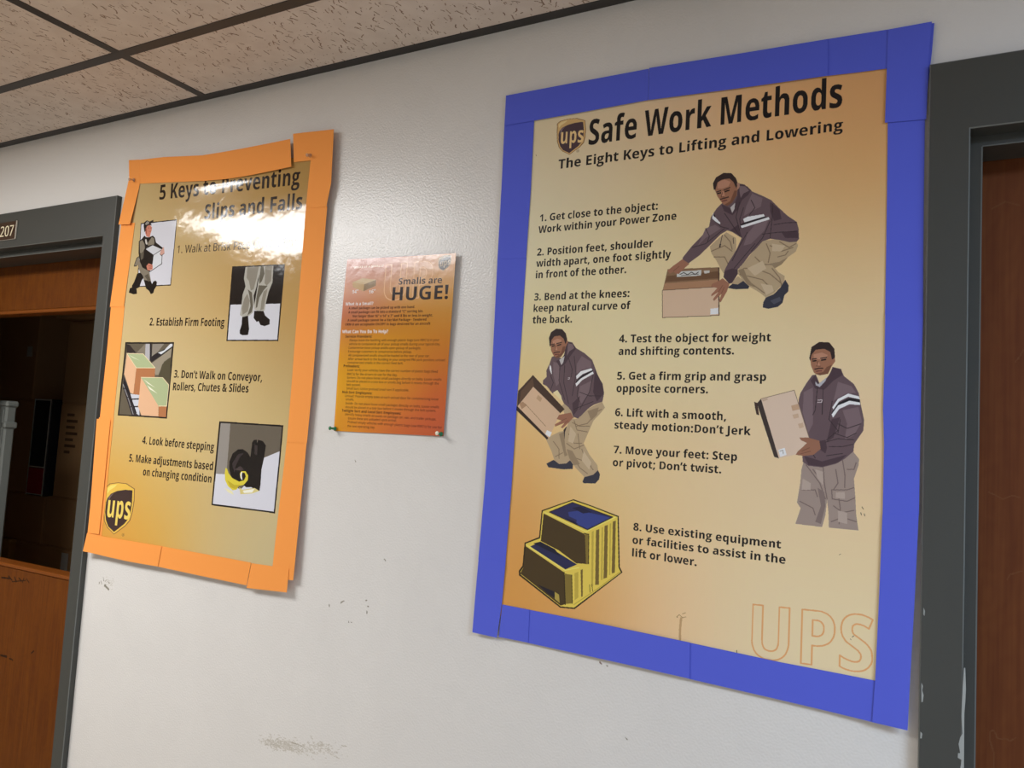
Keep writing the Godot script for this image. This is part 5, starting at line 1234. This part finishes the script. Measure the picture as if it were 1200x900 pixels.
func build_storage() -> void:
	var kraft := mat("bd9060", 0.85)
	var straw := mat("c39a55", 0.85)
	var black := mat("26262e", 0.5)
	var red := mat("b0282c", 0.5)
	var white := mat("d8d4cc", 0.6)
	var ink := mat("6b4a2c", 0.8)
	var grey := mat("8c8f88", 0.6)
	var t: Node3D
	t = thing("cardboard_box", "large dim carton on the storeroom floor, left of its stack", "box", Vector3(-3.840, 0.000, -1.000), "cartons stacked in the storeroom")
	t.rotation_degrees.y = 0.0
	carton(t, 0.286, 0.554, 0.250, kraft)
	t = thing("cardboard_box", "large dim carton on the storeroom floor, right of its stack", "box", Vector3(-3.224, 0.000, -1.000), "cartons stacked in the storeroom")
	t.rotation_degrees.y = 0.0
	carton(t, 0.320, 0.554, 0.250, kraft)
	t = thing("cardboard_box", "yellowish carton behind the wooden door's lower edge", "box", Vector3(-3.840, 0.554, -0.980), "cartons stacked in the storeroom")
	t.rotation_degrees.y = 0.0
	carton(t, 0.286, 0.554, 0.250, straw)
	t = thing("cardboard_box", "wide carton with a white shipping label behind the wooden door", "box", Vector3(-3.224, 0.554, -1.000), "cartons stacked in the storeroom")
	t.rotation_degrees.y = 0.0
	carton(t, 0.320, 0.554, 0.250, kraft)
	part("shipping_label", box(Vector3(0.015, 0.455, 0.25), Vector3(0.061, 0.537, 0.25 + 0.0006)), white, t)
	t = thing("cardboard_box", "low carton in the storeroom, left one of its row", "box", Vector3(-3.745, 1.108, -0.990), "cartons stacked in the storeroom")
	t.rotation_degrees.y = 0.0
	carton(t, 0.381, 0.205, 0.240, kraft)
	t = thing("cardboard_box", "low carton in the storeroom, right one of its row", "box", Vector3(-3.131, 1.108, -0.990), "cartons stacked in the storeroom")
	t.rotation_degrees.y = 0.0
	carton(t, 0.226, 0.205, 0.240, kraft)
	t = thing("cardboard_box", "tall carton beside the black and red package", "box", Vector3(-3.801, 1.313, -0.990), "cartons stacked in the storeroom")
	t.rotation_degrees.y = 0.0
	carton(t, 0.325, 0.408, 0.240, kraft)
	t = thing("cardboard_box", "narrow black package with a red end and white outline among the cartons", "box", Vector3(-3.396, 1.313, -0.920), "cartons stacked in the storeroom")
	t.rotation_degrees.y = 0.0
	carton(t, 0.062, 0.410, 0.200, black)
	part("red_band", box(Vector3(-0.062 + 0.006, 0.006, 0.2), Vector3(0.062 - 0.006, 0.115, 0.2 + 0.0008)), red, t)
	for s in [-1.0, 1.0]: part("outline", box(Vector3(s * (0.062 - 0.005) - 0.003, 0.0, 0.2), Vector3(s * (0.062 - 0.005) + 0.003, 0.41, 0.2 + 0.0012)), white, t)
	for y in [0.003, 0.118, 0.41 - 0.006]: part("outline", box(Vector3(-0.062 + 0.008, y, 0.2 + 0.0001), Vector3(0.062 - 0.008, y + 0.005, 0.2 + 0.0013)), white, t)
	t = thing("cardboard_box", "carton with dark printed lines right of the black package", "box", Vector3(-3.109, 1.313, -0.990), "cartons stacked in the storeroom")
	t.rotation_degrees.y = 0.0
	carton(t, 0.205, 0.398, 0.240, kraft)
	for k in 7: part("printed_line", box(Vector3(-0.205 + 0.05, 0.398 * 0.86 - k * 0.026, 0.24), Vector3(-0.205 + 0.05 + [0.05, 0.075, 0.06, 0.08, 0.055, 0.075, 0.04][k], 0.398 * 0.86 - k * 0.026 + 0.012, 0.24 + 0.0005)), ink, t)
	t = thing("cardboard_box", "tall carton with a small pale sticker at the top of the stack", "box", Vector3(-3.829, 1.721, -0.990), "cartons stacked in the storeroom")
	t.rotation_degrees.y = 0.0
	carton(t, 0.297, 0.439, 0.240, kraft)
	part("sticker", box(Vector3(0.297 - 0.075, 0.19, 0.24), Vector3(0.297 - 0.035, 0.235, 0.24 + 0.0006)), white, t)
	t = thing("cardboard_box", "upright carton right of the dark gap at the top", "box", Vector3(-3.109, 1.711, -0.990), "cartons stacked in the storeroom")
	t.rotation_degrees.y = 0.0
	carton(t, 0.204, 0.349, 0.240, kraft)
	t = thing("cardboard_box", "tilted carton lying across the top of the storeroom stack", "box", Vector3(-3.144, 2.065, -0.930), "cartons stacked in the storeroom")
	t.rotation_degrees.y = 8.0
	carton(t, 0.209, 0.195, 0.210, kraft)
	t = thing("shelving_post", "pale grey plastic upright with a clip standing before the cartons", "post", Vector3(-2.849, 0.0, -0.28))
	part("post", box(Vector3(-0.023, 0, -0.018), Vector3(0.022, 1.684, 0.018), 0.006), grey, t)
	part("cap", box(Vector3(-0.028, 1.672, -0.022), Vector3(0.028, 1.694, 0.022), 0.006), grey, t)
	part("clip", box(Vector3(-0.028, 1.600, -0.022), Vector3(0.028, 1.622, 0.022), 0.004), grey, t)
	part("ridge", box(Vector3(0.006, 0.0, 0.018), Vector3(0.013, 1.664, 0.022), 0.0015), grey, t)

func carton(t: Node3D, w: float, h: float, d: float, m: Material) -> void:
	# closed carton with flaps, tape and a slightly crushed chamfer
	part("body", box(Vector3(-w, 0, -d), Vector3(w, h - 0.004, d), 0.004), m, t)
	part("flap", box(Vector3(-w + 0.002, h - 0.004, 0.0015), Vector3(w - 0.002, h, d - 0.002)), m, t)
	part("flap", box(Vector3(-w + 0.002, h - 0.004, -d + 0.002), Vector3(w - 0.002, h, -0.0015)), m, t)
	part("tape", box(Vector3(-w - 0.0006, h - 0.06, -0.024), Vector3(w + 0.0006, h, 0.024)), mat("b58a58", 0.35), t)


func push_pin(at: Vector3, dir: Vector3, m: Material, label: String, cap: Material = null) -> void:
	var t := thing("push_pin", label, "push pin", at, "push pins in the posters")
	part("grip", lathe([[0.0, 0.0], [0.0, 0.0046], [0.0012, 0.0046], [0.0022, 0.0028], [0.0085, 0.0021], [0.0100, 0.0026], [0.0118, 0.0040], [0.0128, 0.0040]], dir), m, t)
	part("cap", lathe([[0.0126, 0.0041], [0.0136, 0.0038], [0.0142, 0.0022], [0.0144, 0.0]], dir), cap if cap else m, t)
	part("needle", lathe([[-0.009, 0.0], [-0.008, 0.0005], [0.0005, 0.0005]], dir, 8), mat("b8b8b8", 0.3), t)

func build_pins() -> void:
	var clear := mat("c9a88c", 0.12)
	clear.transparency = BaseMaterial3D.TRANSPARENCY_ALPHA
	clear.albedo_color.a = 0.45
	var green := mat("1f7a4a", 0.2)
	var pale := mat("f2ead0", 0.2)
	push_pin(Vector3(-1.2435, 2.2546, 0.0146), Vector3(0.25, -0.3, 1.0), clear, "clear push pin in the upper right corner of the orange border")
	push_pin(Vector3(-1.8523, 2.2692, 0.0137), Vector3(-0.1, -0.2, 1.0), clear, "clear push pin in the upper left corner of the orange border")
	push_pin(Vector3(-1.1225, 1.6548, 0.0046), Vector3(-0.35, 0.05, 1.0), green, "green push pin at the lower left corner of the small notice")
	push_pin(Vector3(-0.8549, 1.6552, 0.0064), Vector3(-0.1, 0.1, 1.0), green, "green push pin with a pale cap at the notice's lower right corner", pale)
